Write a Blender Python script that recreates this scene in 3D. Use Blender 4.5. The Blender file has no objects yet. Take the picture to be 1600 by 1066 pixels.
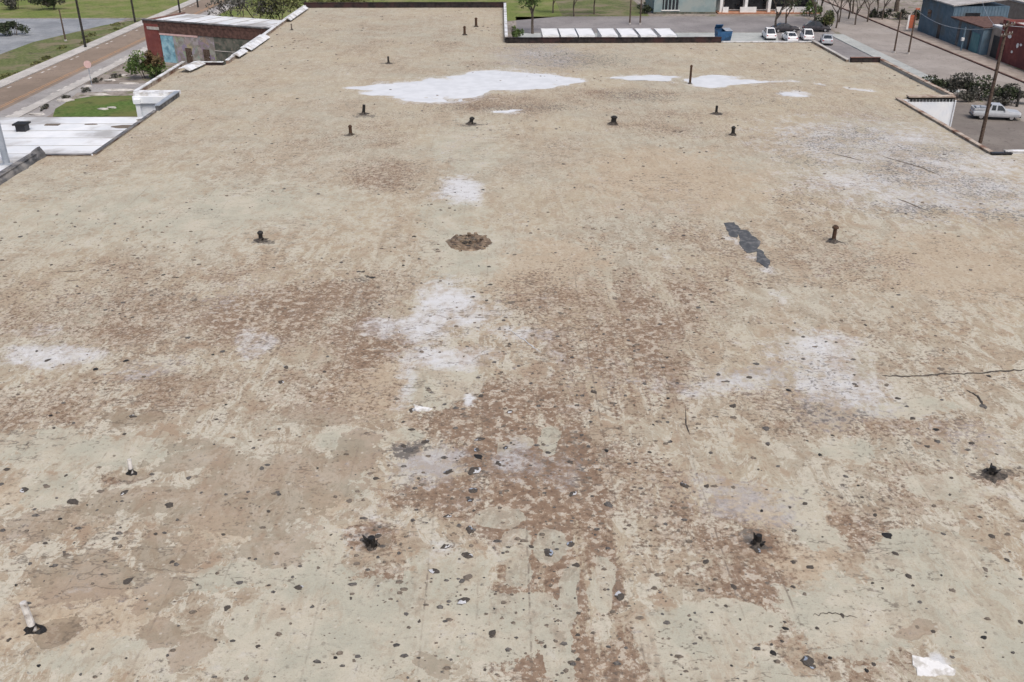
import bpy, math, random
import numpy as np
from mathutils import Vector, Matrix

R = math.radians
random.seed(7)
rng = np.random.default_rng(7)
scn = bpy.context.scene
COL = scn.collection

# ------------------------------------------------------------------ camera, sky, sun, exposure
FPX = 1455.0                     # focal length in photograph pixels (1600 wide)
PITCH, YAW = R(26.9), R(0.7)
CAM_Z = 25.5                     # drone height above the street
RZ = 6.5                         # height of the flat roof above the street
cam_d = bpy.data.cameras.new('camera')
cam = bpy.data.objects.new('camera', cam_d); COL.objects.link(cam)
cam_d.sensor_width = 36.0; cam_d.lens = FPX / 1600.0 * 36.0
cam_d.clip_start = 0.5; cam_d.clip_end = 4000.0
cam.location = (0, 0, CAM_Z)
cam.rotation_euler = (math.pi / 2 - PITCH, 0, -YAW)
scn.camera = cam

SUN_EL, SUN_AZ = R(60), R(152)   # azimuth clockwise from +Y; thin overcast, so the sun is a wide soft patch
w = bpy.data.worlds.new('World'); scn.world = w; w.use_nodes = True
nt = w.node_tree; nt.nodes.clear()
wo = nt.nodes.new('ShaderNodeOutputWorld'); bg = nt.nodes.new('ShaderNodeBackground')
sky = nt.nodes.new('ShaderNodeTexSky'); sky.sky_type = 'NISHITA'; sky.sun_disc = False
sky.sun_elevation = SUN_EL; sky.sun_rotation = SUN_AZ
sky.air_density = 1.0; sky.dust_density = 6.0; sky.ozone_density = 1.2
bg.inputs['Strength'].default_value = 0.14
nt.links.new(sky.outputs[0], bg.inputs['Color']); nt.links.new(bg.outputs[0], wo.inputs['Surface'])
sd = bpy.data.lights.new('sun', 'SUN'); sd.energy = 1.5; sd.angle = R(24); sd.color = (1.0, 0.975, 0.945)
sun = bpy.data.objects.new('sun', sd); COL.objects.link(sun)
sdir = Vector((math.sin(SUN_AZ) * math.cos(SUN_EL), math.cos(SUN_AZ) * math.cos(SUN_EL), math.sin(SUN_EL)))
sun.rotation_euler = sdir.to_track_quat('Z', 'Y').to_euler()
sun.location = (0, 0, 80)
scn.view_settings.view_transform = 'Standard'; scn.view_settings.look = 'None'
scn.view_settings.gamma = 1.0; scn.view_settings.use_curve_mapping = False
scn.view_settings.exposure = 0.08

# ------------------------------------------------------------------ helpers
def ray(px, py):
    x = (px - 800) / FPX; y = -(py - 533) / FPX
    dx, dy, dz = x, math.cos(PITCH) + y * math.sin(PITCH), -math.sin(PITCH) + y * math.cos(PITCH)
    c, s = math.cos(YAW), math.sin(YAW)
    return c * dx + s * dy, -s * dx + c * dy, dz
def at(px, py, z=0.0):
    "point of the horizontal plane at height z seen at a photograph pixel"
    d = ray(px, py); t = (z - CAM_Z) / d[2]
    return d[0] * t, d[1] * t
def mpp(y, z=RZ):
    "metres per photograph pixel at distance y"
    return (y * math.cos(PITCH) + (CAM_Z - z) * math.sin(PITCH)) / FPX

class MB:
    def __init__(s): s.v = []; s.f = []
    def add(s, vs, fs):
        o = len(s.v); s.v += [tuple(p) for p in vs]; s.f += [tuple(i + o for i in f) for f in fs]; return s
    def box(s, x0, x1, y0, y1, z0, z1):
        return s.add([(x0,y0,z0),(x1,y0,z0),(x1,y1,z0),(x0,y1,z0),(x0,y0,z1),(x1,y0,z1),(x1,y1,z1),(x0,y1,z1)],
                     [(0,3,2,1),(4,5,6,7),(0,1,5,4),(1,2,6,5),(2,3,7,6),(3,0,4,7)])
    def obox(s, p, q, w, z0, z1):
        "box along the line p-q in plan, w wide"
        p, q = Vector(p), Vector(q); d = (q - p).normalized(); n = Vector((-d.y, d.x)) * w / 2
        c = [p + n, p - n, q - n, q + n]
        return s.prism([(k.x, k.y) for k in c], z0, z1)
    def prism(s, poly, z0, z1):
        a = sum(poly[i][0]*poly[(i+1)%len(poly)][1]-poly[(i+1)%len(poly)][0]*poly[i][1] for i in range(len(poly)))
        if a < 0: poly = poly[::-1]
        n = len(poly)
        zz0 = z0 if isinstance(z0, (list, tuple)) else [z0]*n
        return s.add([(x,y,z) for (x,y),z in zip(poly,zz0)] + [(x,y,z1) for x,y in poly],
                     [tuple(range(n))[::-1], tuple(range(n,2*n))] + [(i,(i+1)%n,n+(i+1)%n,n+i) for i in range(n)])
    def tube(s, pts, rad, n=8, cap=True):
        pts = [Vector(p) for p in pts]; rings = []; o = len(s.v)
        for i, p in enumerate(pts):
            d = (pts[min(i+1,len(pts)-1)] - pts[max(i-1,0)])
            d = d.normalized() if d.length > 1e-9 else Vector((0,0,1))
            u = d.cross(Vector((0,0,1)) if abs(d.z) < .9 else Vector((1,0,0))).normalized(); v = d.cross(u)
            r = rad[i] if isinstance(rad, (list,tuple)) else rad
            for k in range(n):
                a = 2*math.pi*k/n; s.v.append(tuple(p + u*math.cos(a)*r + v*math.sin(a)*r))
        for i in range(len(pts)-1):
            for k in range(n):
                a=o+i*n+k; b=o+i*n+(k+1)%n; s.f.append((a,b,b+n,a+n))
        if cap:
            s.f.append(tuple(o+k for k in range(n))[::-1]); e=o+(len(pts)-1)*n; s.f.append(tuple(e+k for k in range(n)))
        return s
    def loft(s, secs):
        "closed loft through equal-length rings"
        n = len(secs[0]); o = len(s.v)
        for r in secs: s.v += [tuple(p) for p in r]
        for i in range(len(secs)-1):
            for k in range(n):
                a=o+i*n+k; b=o+i*n+(k+1)%n; s.f.append((a,b,b+n,a+n))
        s.f.append(tuple(o+k for k in range(n))[::-1]); e=o+(len(secs)-1)*n; s.f.append(tuple(e+k for k in range(n)))
        return s
    def sheet(s, poly, z):
        a = sum(poly[i][0]*poly[(i+1)%len(poly)][1]-poly[(i+1)%len(poly)][0]*poly[i][1] for i in range(len(poly)))
        if a < 0: poly = poly[::-1]
        return s.add([(x,y,z) for x,y in poly], [tuple(range(len(poly)))])
    def mesh(s, name, mat, smooth=False):
        me = bpy.data.meshes.new(name); me.from_pydata(s.v, [], s.f); me.update()
        if mat: me.materials.append(mat)
        if smooth: me.polygons.foreach_set('use_smooth', [True]*len(me.polygons))
        return me
    def build(s, name, mat, parent=None, smooth=False, loc=None):
        return link(name, s.mesh(name, mat, smooth), parent, loc)

def link(name, data, parent=None, loc=None):
    o = bpy.data.objects.new(name, data); COL.objects.link(o)
    if parent: o.parent = parent
    if loc: o.location = loc
    return o
def tag(o, label=None, cat=None, group=None, kind=None):
    for k, v in (('label', label), ('category', cat), ('group', group), ('kind', kind)):
        if v: o[k] = v
    return o
def thing(name, label, cat, loc=(0,0,0), rz=0, group=None):
    o = link(name, None, None, loc); o.rotation_euler.z = rz
    return tag(o, label, cat, group)
def copy_tree(o, parent=None):
    c = o.copy(); COL.objects.link(c); c.parent = parent
    for ch in list(o.children): copy_tree(ch, c)
    return c

# value noise in plan, for shaping masks
def vnoise(x, y, seed=0):
    xi = np.floor(x).astype(np.int64); yi = np.floor(y).astype(np.int64); xf = x-xi; yf = y-yi
    def h(a, b):
        n = (a*374761393 + b*668265263 + seed*974711) & 0x7fffffff
        n = ((n ^ (n >> 13)) * 1274126177) & 0x7fffffff
        return ((n ^ (n >> 16)) & 0xffff) / 65535.0
    u = xf*xf*(3-2*xf); v = yf*yf*(3-2*yf)
    return (h(xi,yi)*(1-u)+h(xi+1,yi)*u)*(1-v) + (h(xi,yi+1)*(1-u)+h(xi+1,yi+1)*u)*v
def fbm(x, y, sc, oct=4, seed=0):
    t = 0; a = .5; n = 0
    for i in range(oct):
        t = t + a*vnoise(x*sc+17.3*i, y*sc-9.1*i, seed+i); n += a; a *= .5; sc *= 2.03
    return t/n - .5

# ------------------------------------------------------------------ materials
class NT:
    def __init__(s, name):
        s.m = bpy.data.materials.new(name); s.m.use_nodes = True; s.t = s.m.node_tree
        s.b = s.t.nodes['Principled BSDF']; s._c = None
    def n(s, k): return s.t.nodes.new(k)
    def put(s, sock, v):
        if hasattr(v, 'is_output') or isinstance(v, bpy.types.NodeSocket): s.t.links.new(v, sock)
        else:
            if isinstance(v, tuple) and len(v) == 3 and sock.type == 'RGBA': v = v + (1,)
            sock.default_value = v
    def co(s, scale=(1,1,1), rot=0):
        if s._c is None: s._c = s.n('ShaderNodeTexCoord').outputs['Object']
        if scale == (1,1,1) and rot == 0: return s._c
        mp = s.n('ShaderNodeMapping'); s.put(mp.inputs['Vector'], s._c); mp.inputs['Scale'].default_value = scale
        mp.inputs['Rotation'].default_value = (0,0,rot)
        return mp.outputs[0]
    def noise(s, sc, det=5, rough=.55, co=None, dist=0, out=0):
        k = s.n('ShaderNodeTexNoise'); s.put(k.inputs['Vector'], co or s.co())
        k.inputs['Scale'].default_value = sc; k.inputs['Detail'].default_value = det
        k.inputs['Roughness'].default_value = rough; k.inputs['Distortion'].default_value = dist
        return k.outputs[out]
    def vor(s, sc, co=None, out='Distance', feature='F1', rnd=1):
        k = s.n('ShaderNodeTexVoronoi'); k.feature = feature; s.put(k.inputs['Vector'], co or s.co())
        k.inputs['Scale'].default_value = sc; k.inputs['Randomness'].default_value = rnd
        return k.outputs[out]
    def math(s, op, a, b=0.0, c=0.0, clamp=False):
        k = s.n('ShaderNodeMath'); k.operation = op; k.use_clamp = clamp
        s.put(k.inputs[0], a); s.put(k.inputs[1], b); s.put(k.inputs[2], c); return k.outputs[0]
    def step(s, v, lo, hi, a=0.0, b=1.0):
        k = s.n('ShaderNodeMapRange'); k.interpolation_type = 'SMOOTHSTEP'; s.put(k.inputs['Value'], v)
        k.inputs['From Min'].default_value = lo; k.inputs['From Max'].default_value = hi
        k.inputs['To Min'].default_value = a; k.inputs['To Max'].default_value = b; return k.outputs[0]
    def mix(s, f, a, b, mode='MIX'):
        k = s.n('ShaderNodeMix'); k.data_type = 'RGBA'; k.blend_type = mode
        s.put(k.inputs[0], f); s.put(k.inputs[6], a); s.put(k.inputs[7], b); return k.outputs[2]
    def attr(s, name):
        k = s.n('ShaderNodeAttribute'); k.attribute_name = name; return k.outputs['Fac']
    def bump(s, h, strength=.5, dist=.05):
        k = s.n('ShaderNodeBump'); s.put(k.inputs['Height'], h); k.inputs['Strength'].default_value = strength
        k.inputs['Distance'].default_value = dist; s.put(s.b.inputs['Normal'], k.outputs[0])
    def done(s, col, rough=.9, metal=0.0, spec=.3):
        s.put(s.b.inputs['Base Color'], col); s.put(s.b.inputs['Roughness'], rough)
        s.put(s.b.inputs['Metallic'], metal); s.b.inputs['Specular IOR Level'].default_value = spec
        return s.m

def mat_var(name, c1, c2, sc=3.0, rough=.85, metal=0.0, spec=.3, c3=None, sc3=.4, bump=.15, dist=.02):
    t = NT(name); n1 = t.noise(sc, 6, .6)
    c = t.mix(t.step(n1, .35, .65), c1, c2)
    if c3: c = t.mix(t.step(t.noise(sc3, 5, .6), .45, .65), c, c3)
    if bump: t.bump(n1, bump, dist)
    return t.done(c, rough, metal, spec)

M = {}
M['black_tar'] = mat_var('black_tar', (.006,.006,.006), (.020,.018,.017), 14, .6, spec=.4, bump=.5, dist=.03)
M['dark_crust'] = mat_var('dark_crust', (.030,.027,.024), (.105,.09,.076), 12, .8, bump=.5, dist=.02)
M['mid_crust'] = mat_var('mid_crust', (.10,.085,.070), (.19,.16,.13), 12, .9, bump=.4, dist=.02)
M['grey_crust'] = mat_var('grey_crust', (.055,.052,.05), (.14,.13,.12), 10, .85, bump=.4, dist=.02)
M['pale_fill_glint'] = mat_var('pale_fill_glint', (.34,.35,.36), (.62,.63,.65), 9, .35, spec=.5, bump=0)
M['blue_glint'] = mat_var('blue_glint', (.16,.19,.24), (.36,.41,.48), 9, .3, spec=.5, bump=0)
M['rust_pipe'] = mat_var('rust_pipe', (.035,.022,.016), (.09,.05,.03), 9, .85)
M['white_pipe'] = mat_var('white_pipe', (.50,.48,.45), (.70,.69,.67), 8, .7, c3=(.20,.17,.145), sc3=4)
M['crater'] = mat_var('crater', (.13,.095,.066), (.235,.18,.13), 4, .95, c3=(.075,.055,.042), sc3=2.5, bump=.8, dist=.04)
M['pile'] = mat_var('pile', (.20,.155,.11), (.33,.265,.195), 3, .95, c3=(.15,.11,.08), sc3=2.0, bump=.8, dist=.05)
M['grey_membrane'] = mat_var('grey_membrane', (.058,.062,.068), (.085,.09,.096), 3, .7, c3=(.15,.15,.15), sc3=2.3, bump=0)
M['white_scrap'] = mat_var('white_scrap', (.66,.66,.65), (.76,.76,.75), 3, .6, c3=(.45,.43,.39), sc3=2.5, bump=0)
M['coping_white'] = mat_var('coping_white', (.62,.64,.66), (.76,.77,.78), 2, .45, c3=(.40,.38,.35), sc3=.9, spec=.4)
M['coping_dark'] = mat_var('coping_dark', (.060,.062,.066), (.13,.13,.135), 2.2, .75, c3=(.22,.21,.20), sc3=.7)
M['coping_tan'] = mat_var('coping_tan', (.33,.27,.22), (.46,.40,.34), 2, .8, c3=(.17,.09,.06), sc3=.6)
M['parapet_shade'] = mat_var('parapet_shade', (.016,.014,.015), (.038,.032,.032), 2.5, .9, c3=(.055,.03,.03), sc3=.5)  # near-black colour makes these parapet faces look shaded though sun reaches them
M['steel_grey'] = mat_var('steel_grey', (.24,.27,.31), (.33,.36,.40), 1.5, .5, spec=.5, bump=0)
M['brick_plain'] = mat_var('brick_plain', (.15,.080,.066), (.22,.125,.10), 3, .9, c3=(.12,.09,.08), sc3=.4)
M['wood_pole'] = mat_var('wood_pole', (.060,.042,.032), (.13,.095,.075), 5, .9)
M['wood_dark'] = mat_var('wood_dark', (.018,.018,.018), (.05,.046,.042), 5, .9)
M['bark'] = mat_var('bark', (.065,.052,.042), (.14,.115,.095), 6, .95)
M['tyre'] = mat_var('tyre', (.012,.012,.012), (.03,.03,.03), 8, .9, bump=0)
M['rim'] = mat_var('rim', (.35,.36,.38), (.5,.5,.52), 5, .35, metal=.6, bump=0)
M['car_white'] = mat_var('car_white', (.76,.77,.78), (.82,.82,.83), 1.5, .25, spec=.5, bump=0)
M['car_silver'] = mat_var('car_silver', (.48,.51,.54), (.56,.58,.61), 1.5, .28, metal=.25, spec=.5, bump=0)
M['car_dark'] = mat_var('car_dark', (.03,.03,.036), (.055,.05,.055), 1.5, .25, spec=.5, bump=0)
M['car_red'] = mat_var('car_red', (.13,.025,.028), (.18,.04,.04), 1.5, .25, spec=.5, bump=0)
M['glass'] = mat_var('glass', (.012,.016,.020), (.03,.036,.042), 1, .06, spec=.6, bump=0)
M['lamp_glass'] = mat_var('lamp_glass', (.6,.6,.58), (.75,.75,.74), 3, .15, spec=.6, bump=0)
M['lamp_red'] = mat_var('lamp_red', (.30,.02,.02), (.38,.03,.03), 3, .2, spec=.6, bump=0)
M['truck_white'] = mat_var('truck_white', (.74,.75,.76), (.82,.82,.82), .9, .4, c3=(.60,.61,.60), sc3=.5, spec=.5, bump=0)
M['dumpster_blue'] = mat_var('dumpster_blue', (.025,.085,.19), (.04,.12,.25), 1.2, .5, c3=(.02,.05,.10), sc3=.8)
M['dark_void'] = mat_var('dark_void', (.015,.016,.020), (.03,.03,.035), 1, .4, bump=0)
M['teal_wall'] = mat_var('teal_wall', (.21,.28,.29), (.27,.34,.345), .6, .8, c3=(.30,.34,.33), sc3=.25)
M['white_paint'] = mat_var('white_paint', (.66,.66,.65), (.78,.78,.77), .9, .7)
M['red_base'] = mat_var('red_base', (.34,.16,.10), (.42,.23,.15), .8, .9)
M['blue_metal'] = mat_var('blue_metal', (.095,.160,.215), (.14,.205,.26), .8, .55, c3=(.12,.15,.17), sc3=.3)
M['teal_metal'] = mat_var('teal_metal', (.06,.17,.20), (.09,.21,.24), .8, .55)
M['red_brick'] = mat_var('red_brick', (.165,.048,.042), (.22,.075,.065), 1.5, .9, c3=(.15,.05,.048), sc3=.35)
M['bright_red'] = mat_var('bright_red', (.42,.045,.045), (.50,.07,.065), 1.2, .8)
M['tan_wall'] = mat_var('tan_wall', (.26,.22,.19), (.35,.30,.26), .8, .9)
M['roof_grey'] = mat_var('roof_grey', (.32,.31,.30), (.44,.43,.42), .5, .85)
M['roof_pale'] = mat_var('roof_pale', (.60,.63,.66), (.72,.74,.76), .4, .7, c3=(.36,.36,.36), sc3=.2)
M['rust'] = mat_var('rust', (.07,.040,.035), (.14,.08,.065), 2, .9)
M['mural_blue'] = mat_var('mural_blue', (.20,.42,.52), (.36,.55,.62), 1.2, .8, c3=(.12,.25,.33), sc3=.9)
M['sign_pink'] = mat_var('sign_pink', (.60,.40,.38), (.68,.50,.48), 4, .6)
M['sign_orange'] = mat_var('sign_orange', (.42,.11,.06), (.50,.16,.09), 3, .6)
M['slab'] = mat_var('slab', (.36,.34,.31), (.50,.48,.45), 2, .9)

t = NT('mural')
v = t.vor(.9, out='Color'); c = t.mix(.65, v, (.30,.27,.24)); c = t.mix(t.step(t.noise(1.4, 5), .42, .6), c, (.20,.19,.17))
c = t.mix(t.step(t.noise(2.3, 3), .60, .68), c, (.55,.54,.52)); c = t.mix(.55, c, (.26,.23,.21))
M['mural'] = t.done(c, .85)
t = NT('green_wall')
c = t.mix(t.step(t.noise(1.1, 6), .38, .62), (.075,.085,.070), (.15,.15,.125)); c = t.mix(t.step(t.noise(3, 5), .55, .66), c, (.20,.17,.14))
M['green_wall'] = t.done(c, .9)
def corrugated(name, c1, c2, sc):
    t = NT(name); wv = t.n('ShaderNodeTexWave'); t.put(wv.inputs['Vector'], t.co()); wv.inputs['Scale'].default_value = sc
    wv.bands_direction = 'X'; c = t.mix(t.step(t.noise(.7, 5), .35, .68), c1, c2)
    t.bump(wv.outputs['Fac'], .2, .02); return t.done(c, .5, spec=.4)
M['white_siding'] = corrugated('white_siding', (.74,.79,.84), (.82,.85,.87), 3.0)

def leaf_mat(name, c1, c2):
    t = NT(name); oi = t.n('ShaderNodeNewGeometry'); c = t.mix(oi.outputs['Random Per Island'], c1, c2)
    m = t.done(c, .75, spec=.25); t.b.inputs['Subsurface Weight'].default_value = 0.0; return m
M['leaf_dark'] = leaf_mat('leaf_dark', (.022,.034,.018), (.07,.085,.045))
M['leaf_olive'] = leaf_mat('leaf_olive', (.085,.10,.035), (.20,.21,.085))
M['leaf_green'] = leaf_mat('leaf_green', (.05,.09,.025), (.13,.18,.06))
M['leaf_red'] = leaf_mat('leaf_red', (.075,.055,.025), (.15,.10,.05))
M['leaf_grey'] = leaf_mat('leaf_grey', (.045,.048,.040), (.13,.125,.105))

# ground materials
t = NT('ground_dirt')
n1 = t.noise(.12, 6, .6); n2 = t.noise(1.1, 6, .65)
c = t.mix(t.step(n1, .4, .6), (.22,.19,.165), (.30,.27,.24)); c = t.mix(t.step(n2, .45, .62), c, (.16,.135,.115))
c = t.mix(t.step(t.noise(.4, 5), .55, .66), c, (.12,.13,.06))
t.bump(n2, .4, .05); M['dirt'] = t.done(c, .95)
def grass(name, c1, c2, c3):
    t = NT(name); n = t.noise(2.2, 6, .65); c = t.mix(t.step(n, .36, .64), c1, c2)
    c = t.mix(t.step(t.noise(.16, 5, .7), .44, .62), c, c3); c = t.mix(t.step(t.noise(.45, 5, .7), .54, .66, 0, .6), c, (c1[0]*.55, c1[1]*.5, c1[2]*.8)); t.bump(n, .7, .08); return t.done(c, .95, spec=.15)
M['grass_bright'] = grass('grass_bright', (.105,.14,.036), (.165,.20,.062), (.20,.195,.09))
M['grass_dull'] = grass('grass_dull', (.075,.10,.035), (.15,.165,.070), (.19,.165,.11))
M['grass_patch'] = grass('grass_patch', (.055,.10,.022), (.11,.165,.045), (.13,.14,.05))
def paving(name, c1, c2, c3, sc=.25):
    t = NT(name); n = t.noise(3.5, 6, .65); c = t.mix(t.step(t.noise(sc, 5, .6), .38, .62), c1, c2)
    c = t.mix(t.step(n, .54, .70), c, c3); c = t.mix(t.step(t.noise(.9, 6, .7, dist=1.2), .60, .66), c, c3)
    ck = t.math('ABSOLUTE', t.math('SUBTRACT', t.noise(.30, 5, .65, dist=.6), .5)); c = t.mix(t.step(ck, .002, .010, .55, 0), c, (c1[0]*.5, c1[1]*.5, c1[2]*.5))
    c = t.mix(t.step(t.noise(.07, 5, .7), .50, .66, 0, .45), c, (c1[0]*.62, c1[1]*.62, c1[2]*.62))
    t.bump(n, .2, .02); return t.done(c, .88)
M['asphalt_lot'] = paving('asphalt_lot', (.20,.215,.235), (.265,.28,.295), (.34,.35,.35))
M['asphalt_road'] = paving('asphalt_road', (.215,.168,.130), (.25,.197,.155), (.185,.148,.120), .12)
M['asphalt_edge'] = paving('asphalt_edge', (.27,.255,.25), (.32,.31,.30), (.22,.20,.19), .12)
M['asphalt_right'] = paving('asphalt_right', (.275,.248,.225), (.32,.292,.268), (.24,.215,.198), .15)
M['asphalt_back'] = paving('asphalt_back', (.205,.192,.192), (.25,.236,.232), (.17,.16,.155), .15)
M['lot_brown'] = paving('lot_brown', (.165,.145,.13), (.20,.18,.16), (.135,.12,.11), .2)
M['concrete'] = paving('concrete', (.40,.385,.36), (.49,.47,.445), (.31,.30,.28), .3)
M['concrete_green'] = paving('concrete_green', (.34,.36,.35), (.41,.425,.41), (.27,.28,.27), .3)
M['line_yellow'] = mat_var('line_yellow', (.44,.24,.10), (.33,.22,.15), 1.2, .8, bump=0)
M['line_white'] = mat_var('line_white', (.58,.56,.53), (.42,.39,.36), 1.2, .8, bump=0)

# ------------------------------------------------------------------ the flat roof: outline, relief, wear masks
XL = [-34.3, -30.3, -34.3, -29.9]; YL = [68.3, 88.6, 104.0, 150.6]     # left edge steps outward and inward
XR = [41.0, 36.7, 42.0, 38.4]; YR = [67.8, 86.4, 104.9, 118.0]
XM, YN = 0.9, -14.0
def inside(x, y):
    l = np.select([y < YL[0], y < YL[1], y < YL[2]], XL[:3], XL[3])
    r = np.select([y < YR[0], y < YR[1], y < YR[2], y < YR[3]], XR, XM)
    return (x > l) & (x < r)
OUT = [(XL[0],YN),(XR[0],YN),(XR[0],YR[0]),(XR[1],YR[0]),(XR[1],YR[1]),(XR[2],YR[1]),(XR[2],YR[2]),(XR[3],YR[2]),(XR[3],YR[3]),(XM,YR[3]),
       (XM,YL[3]),(XL[3],YL[3]),(XL[3],YL[2]),(XL[2],YL[2]),(XL[2],YL[1]),(XL[1],YL[1]),(XL[1],YL[0]),(XL[0],YL[0])]

def gl_axis(vals, keys):
    vals = np.array(vals)
    for k in keys: vals[np.argmin(abs(vals-k))] = k
    return vals
xs = gl_axis(np.arange(-34.3, 42.01, .17), XL + XR + [XM])
ys = list(np.arange(-14, 14, 1.0)); y = 14.0
while y < 151: ys.append(y); y += .11 * max(1, y/22)
ys = gl_axis(ys, YL + YR)
GX, GY = np.meshgrid(xs, ys)
WX = GX + 1.6*fbm(GX, GY, .45, 4, 3) + .5*fbm(GX, GY, 1.9, 3, 5)      # warped coordinates give ragged outlines
WY = GY + 1.8*fbm(GX, GY, .40, 4, 11) + .6*fbm(GX, GY, 1.7, 3, 13)
SX = GX + .6*fbm(GX, GY, .9, 4, 23); SY = GY + .7*fbm(GX, GY, .8, 4, 31)

def blob(px, py, rx, ry, rot=0, X=None, Y=None):
    "1 at the centre, 0 on the ellipse, negative outside; the ellipse lies on the roof"
    X = WX if X is None else X; Y = WY if Y is None else Y
    cx, cy = at(px, py, RZ); k = mpp(cy)
    wx = rx*k; y0 = at(px, py+ry, RZ)[1]; y1 = at(px, py-ry, RZ)[1]; wy = (y1-y0)/2; cy = (y0+y1)/2
    dx, dy = X-cx, Y-cy
    if rot: c, s = math.cos(rot), math.sin(rot); dx, dy = c*dx+s*dy, -s*dx+c*dy
    return 1 - np.sqrt((dx/wx)**2 + (dy/wy)**2)
def field(lst, X=None, Y=None, soft=False):
    f = np.full(GX.shape, 0.0 if soft else -1.0)
    for b in lst:
        st = b[4]; v = blob(*b[:4], rot=(b[5] if len(b) > 5 else 0), X=X, Y=Y)
        if soft: f = np.maximum(f, st*np.clip(v*1.6, 0, 1)**.8)
        else: f = np.maximum(f, np.clip(v*st, -1, 1))
    return f

POND = [(680,140,92,17,1),(785,125,80,15,1),(860,126,46,7,1),(600,134,45,4,1),(1112,127,50,9,1),(1170,127,50,5,1),(1247,147,20,5,1),(985,121,42,3,1),(798,175,16,4,1),(1270,133,10,3,1),(1330,140,14,3,1)]
PX = GX + 7.0*fbm(GX*.6, GY, .38, 5, 71); PY = GY + 4.0*fbm(GX*.45, GY, .42, 5, 77)      # shallow water has a very ragged shore
pond = field(POND, PX, PY)
WHITE = [(690,137,115,24,.7),(810,122,90,20,.7),(1120,127,80,12,.7),(1247,147,26,8,1),(985,121,48,5,1),(798,175,18,5,.9),
         (722,297,44,30,1.5),(700,306,50,12,.9),(690,480,70,50,1.2),(645,515,100,26,1.0),(700,558,105,30,1.1),(632,600,24,60,.8),(745,495,60,30,.8),(800,520,90,16,.75),(850,560,50,46,.5),
         (75,557,115,24,1.0),(200,585,50,18,.5),(400,535,50,36,.7),(60,522,60,12,.5),(1290,565,105,62,1.0),(1310,605,115,50,.85),(1130,600,150,30,.6),(1215,465,28,22,.6),
         (1310,284,34,14,.95),(1420,300,240,70,.70),(1370,235,240,66,.66),(1550,290,210,86,.78),(655,638,20,5,1.3),(738,632,12,10,1.3),(640,850,60,60,.45),(690,860,40,36,.5),
         (850,92,80,22,.35),(1040,390,40,18,.35),(680,725,60,40,.5),(800,725,40,36,.42),(590,860,60,90,.4),(940,577,14,5,.8),(1455,1042,40,16,1.4),(1198,425,26,14,.95),(1150,378,18,16,.7),(1172,404,14,10,.8)]
LILAC = [(680,725,75,45,.9),(800,725,50,45,.75),(1160,790,120,56,.62),(1100,745,60,30,.5),(1180,590,90,30,.6),(1290,600,100,70,.55),(860,740,60,50,.6),(950,590,80,40,.3),
         (230,575,90,30,.45),(1040,320,90,25,.35),(720,250,70,60,.3),(850,92,110,32,.75),(1400,240,240,70,.6),(1490,310,200,66,.6),(1300,640,130,40,.6),(360,470,90,40,.35),(640,700,40,16,1),(1520,700,120,60,.4)]
BROWN = [(585,852,58,30,1.15),(1190,852,52,28,1.0),(92,988,40,22,1.3),(205,744,34,12,.9),(1548,742,60,20,.7),(160,505,330,75,.55),(420,500,180,75,.75),(560,545,90,90,.8),(540,470,120,60,.7),(430,440,220,50,.4),(120,440,180,60,.35),(60,640,130,60,.6),(280,610,150,50,.45),
         (820,640,120,60,.9),(820,720,130,85,1.25),(850,800,130,90,1.3),(870,920,120,120,1.1),(900,1040,160,90,1.1),(720,660,110,35,.85),(690,775,95,34,1.1),(640,950,50,50,1.0),(590,915,60,40,.9),(960,560,160,110,.55),
         (1050,480,130,80,.55),(880,470,110,70,.5),(1110,830,130,60,.6),(1160,930,130,60,.65),(980,760,110,90,.5),(1230,650,120,50,.45),(1330,830,160,70,.55),(1450,770,150,70,.5),
         (600,275,75,34,.62),(560,215,120,30,.35),(760,165,160,22,.55),(960,150,120,16,.5),(1060,200,160,40,.3),(1320,400,120,60,.42),(1280,310,90,40,.3),(590,920,90,60,.6),(640,955,40,36,.8),
         (500,620,160,60,.5),(1130,410,120,60,.35),(1420,665,160,40,.45),(1450,560,170,80,.2),(1330,175,120,25,.35),(1000,370,150,40,.3),(300,690,60,20,.4),(760,100,60,7,.5),(640,60,200,30,.22),(1200,980,100,50,.5),(1360,1030,120,50,.55)]
PEEL = [(430,770,150,62,2),(470,735,90,34,2),(500,650,70,20,2),(545,705,48,26,2),(300,690,45,13,2),(250,860,55,26,2),(420,855,68,36,2),(60,820,62,36,2),(130,905,110,38,2),
        (255,925,40,45,2),(270,990,42,22,2),(330,1010,30,30,2),(350,810,110,30,2),(220,790,120,28,2),(320,720,80,20,2),(80,985,44,20,3),(660,1040,30,18,2),(1430,985,50,16,2),(200,650,60,14,1.5)]
PLATE = [(560,985,190,100,2),(480,900,50,80,2),(690,920,70,70,2),(780,985,110,55,2),(1090,1005,95,66,3),(1150,970,80,36,3),(1490,915,125,90,3),(1570,1000,120,80,1.6),(808,872,26,52,4),(858,850,24,24,4),(892,930,18,60,4),(942,910,22,48,4),(860,690,16,26,3),(815,690,20,12,3),(790,700,14,12,3),(830,960,50,30,3),(640,680,26,10,3),(560,760,30,20,3),
         (782,806,44,17,4),(1270,815,46,60,2),(1220,1060,90,30,2),(1330,960,110,60,2),(690,605,70,40,2),(720,400,60,60,1.5),(150,700,200,30,1.5),(90,760,60,30,1.5),(340,900,240,22,1.2),(1480,760,70,22,1.5),
         (1430,640,90,16,1.2),(730,225,60,44,1.2),(350,330,220,50,.8),(140,330,200,60,.8),(540,690,80,14,2),(870,1010,26,70,4),(700,345,60,40,1.2),(1330,700,60,16,1.5),(180,1030,170,30,1.5)]
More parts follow.
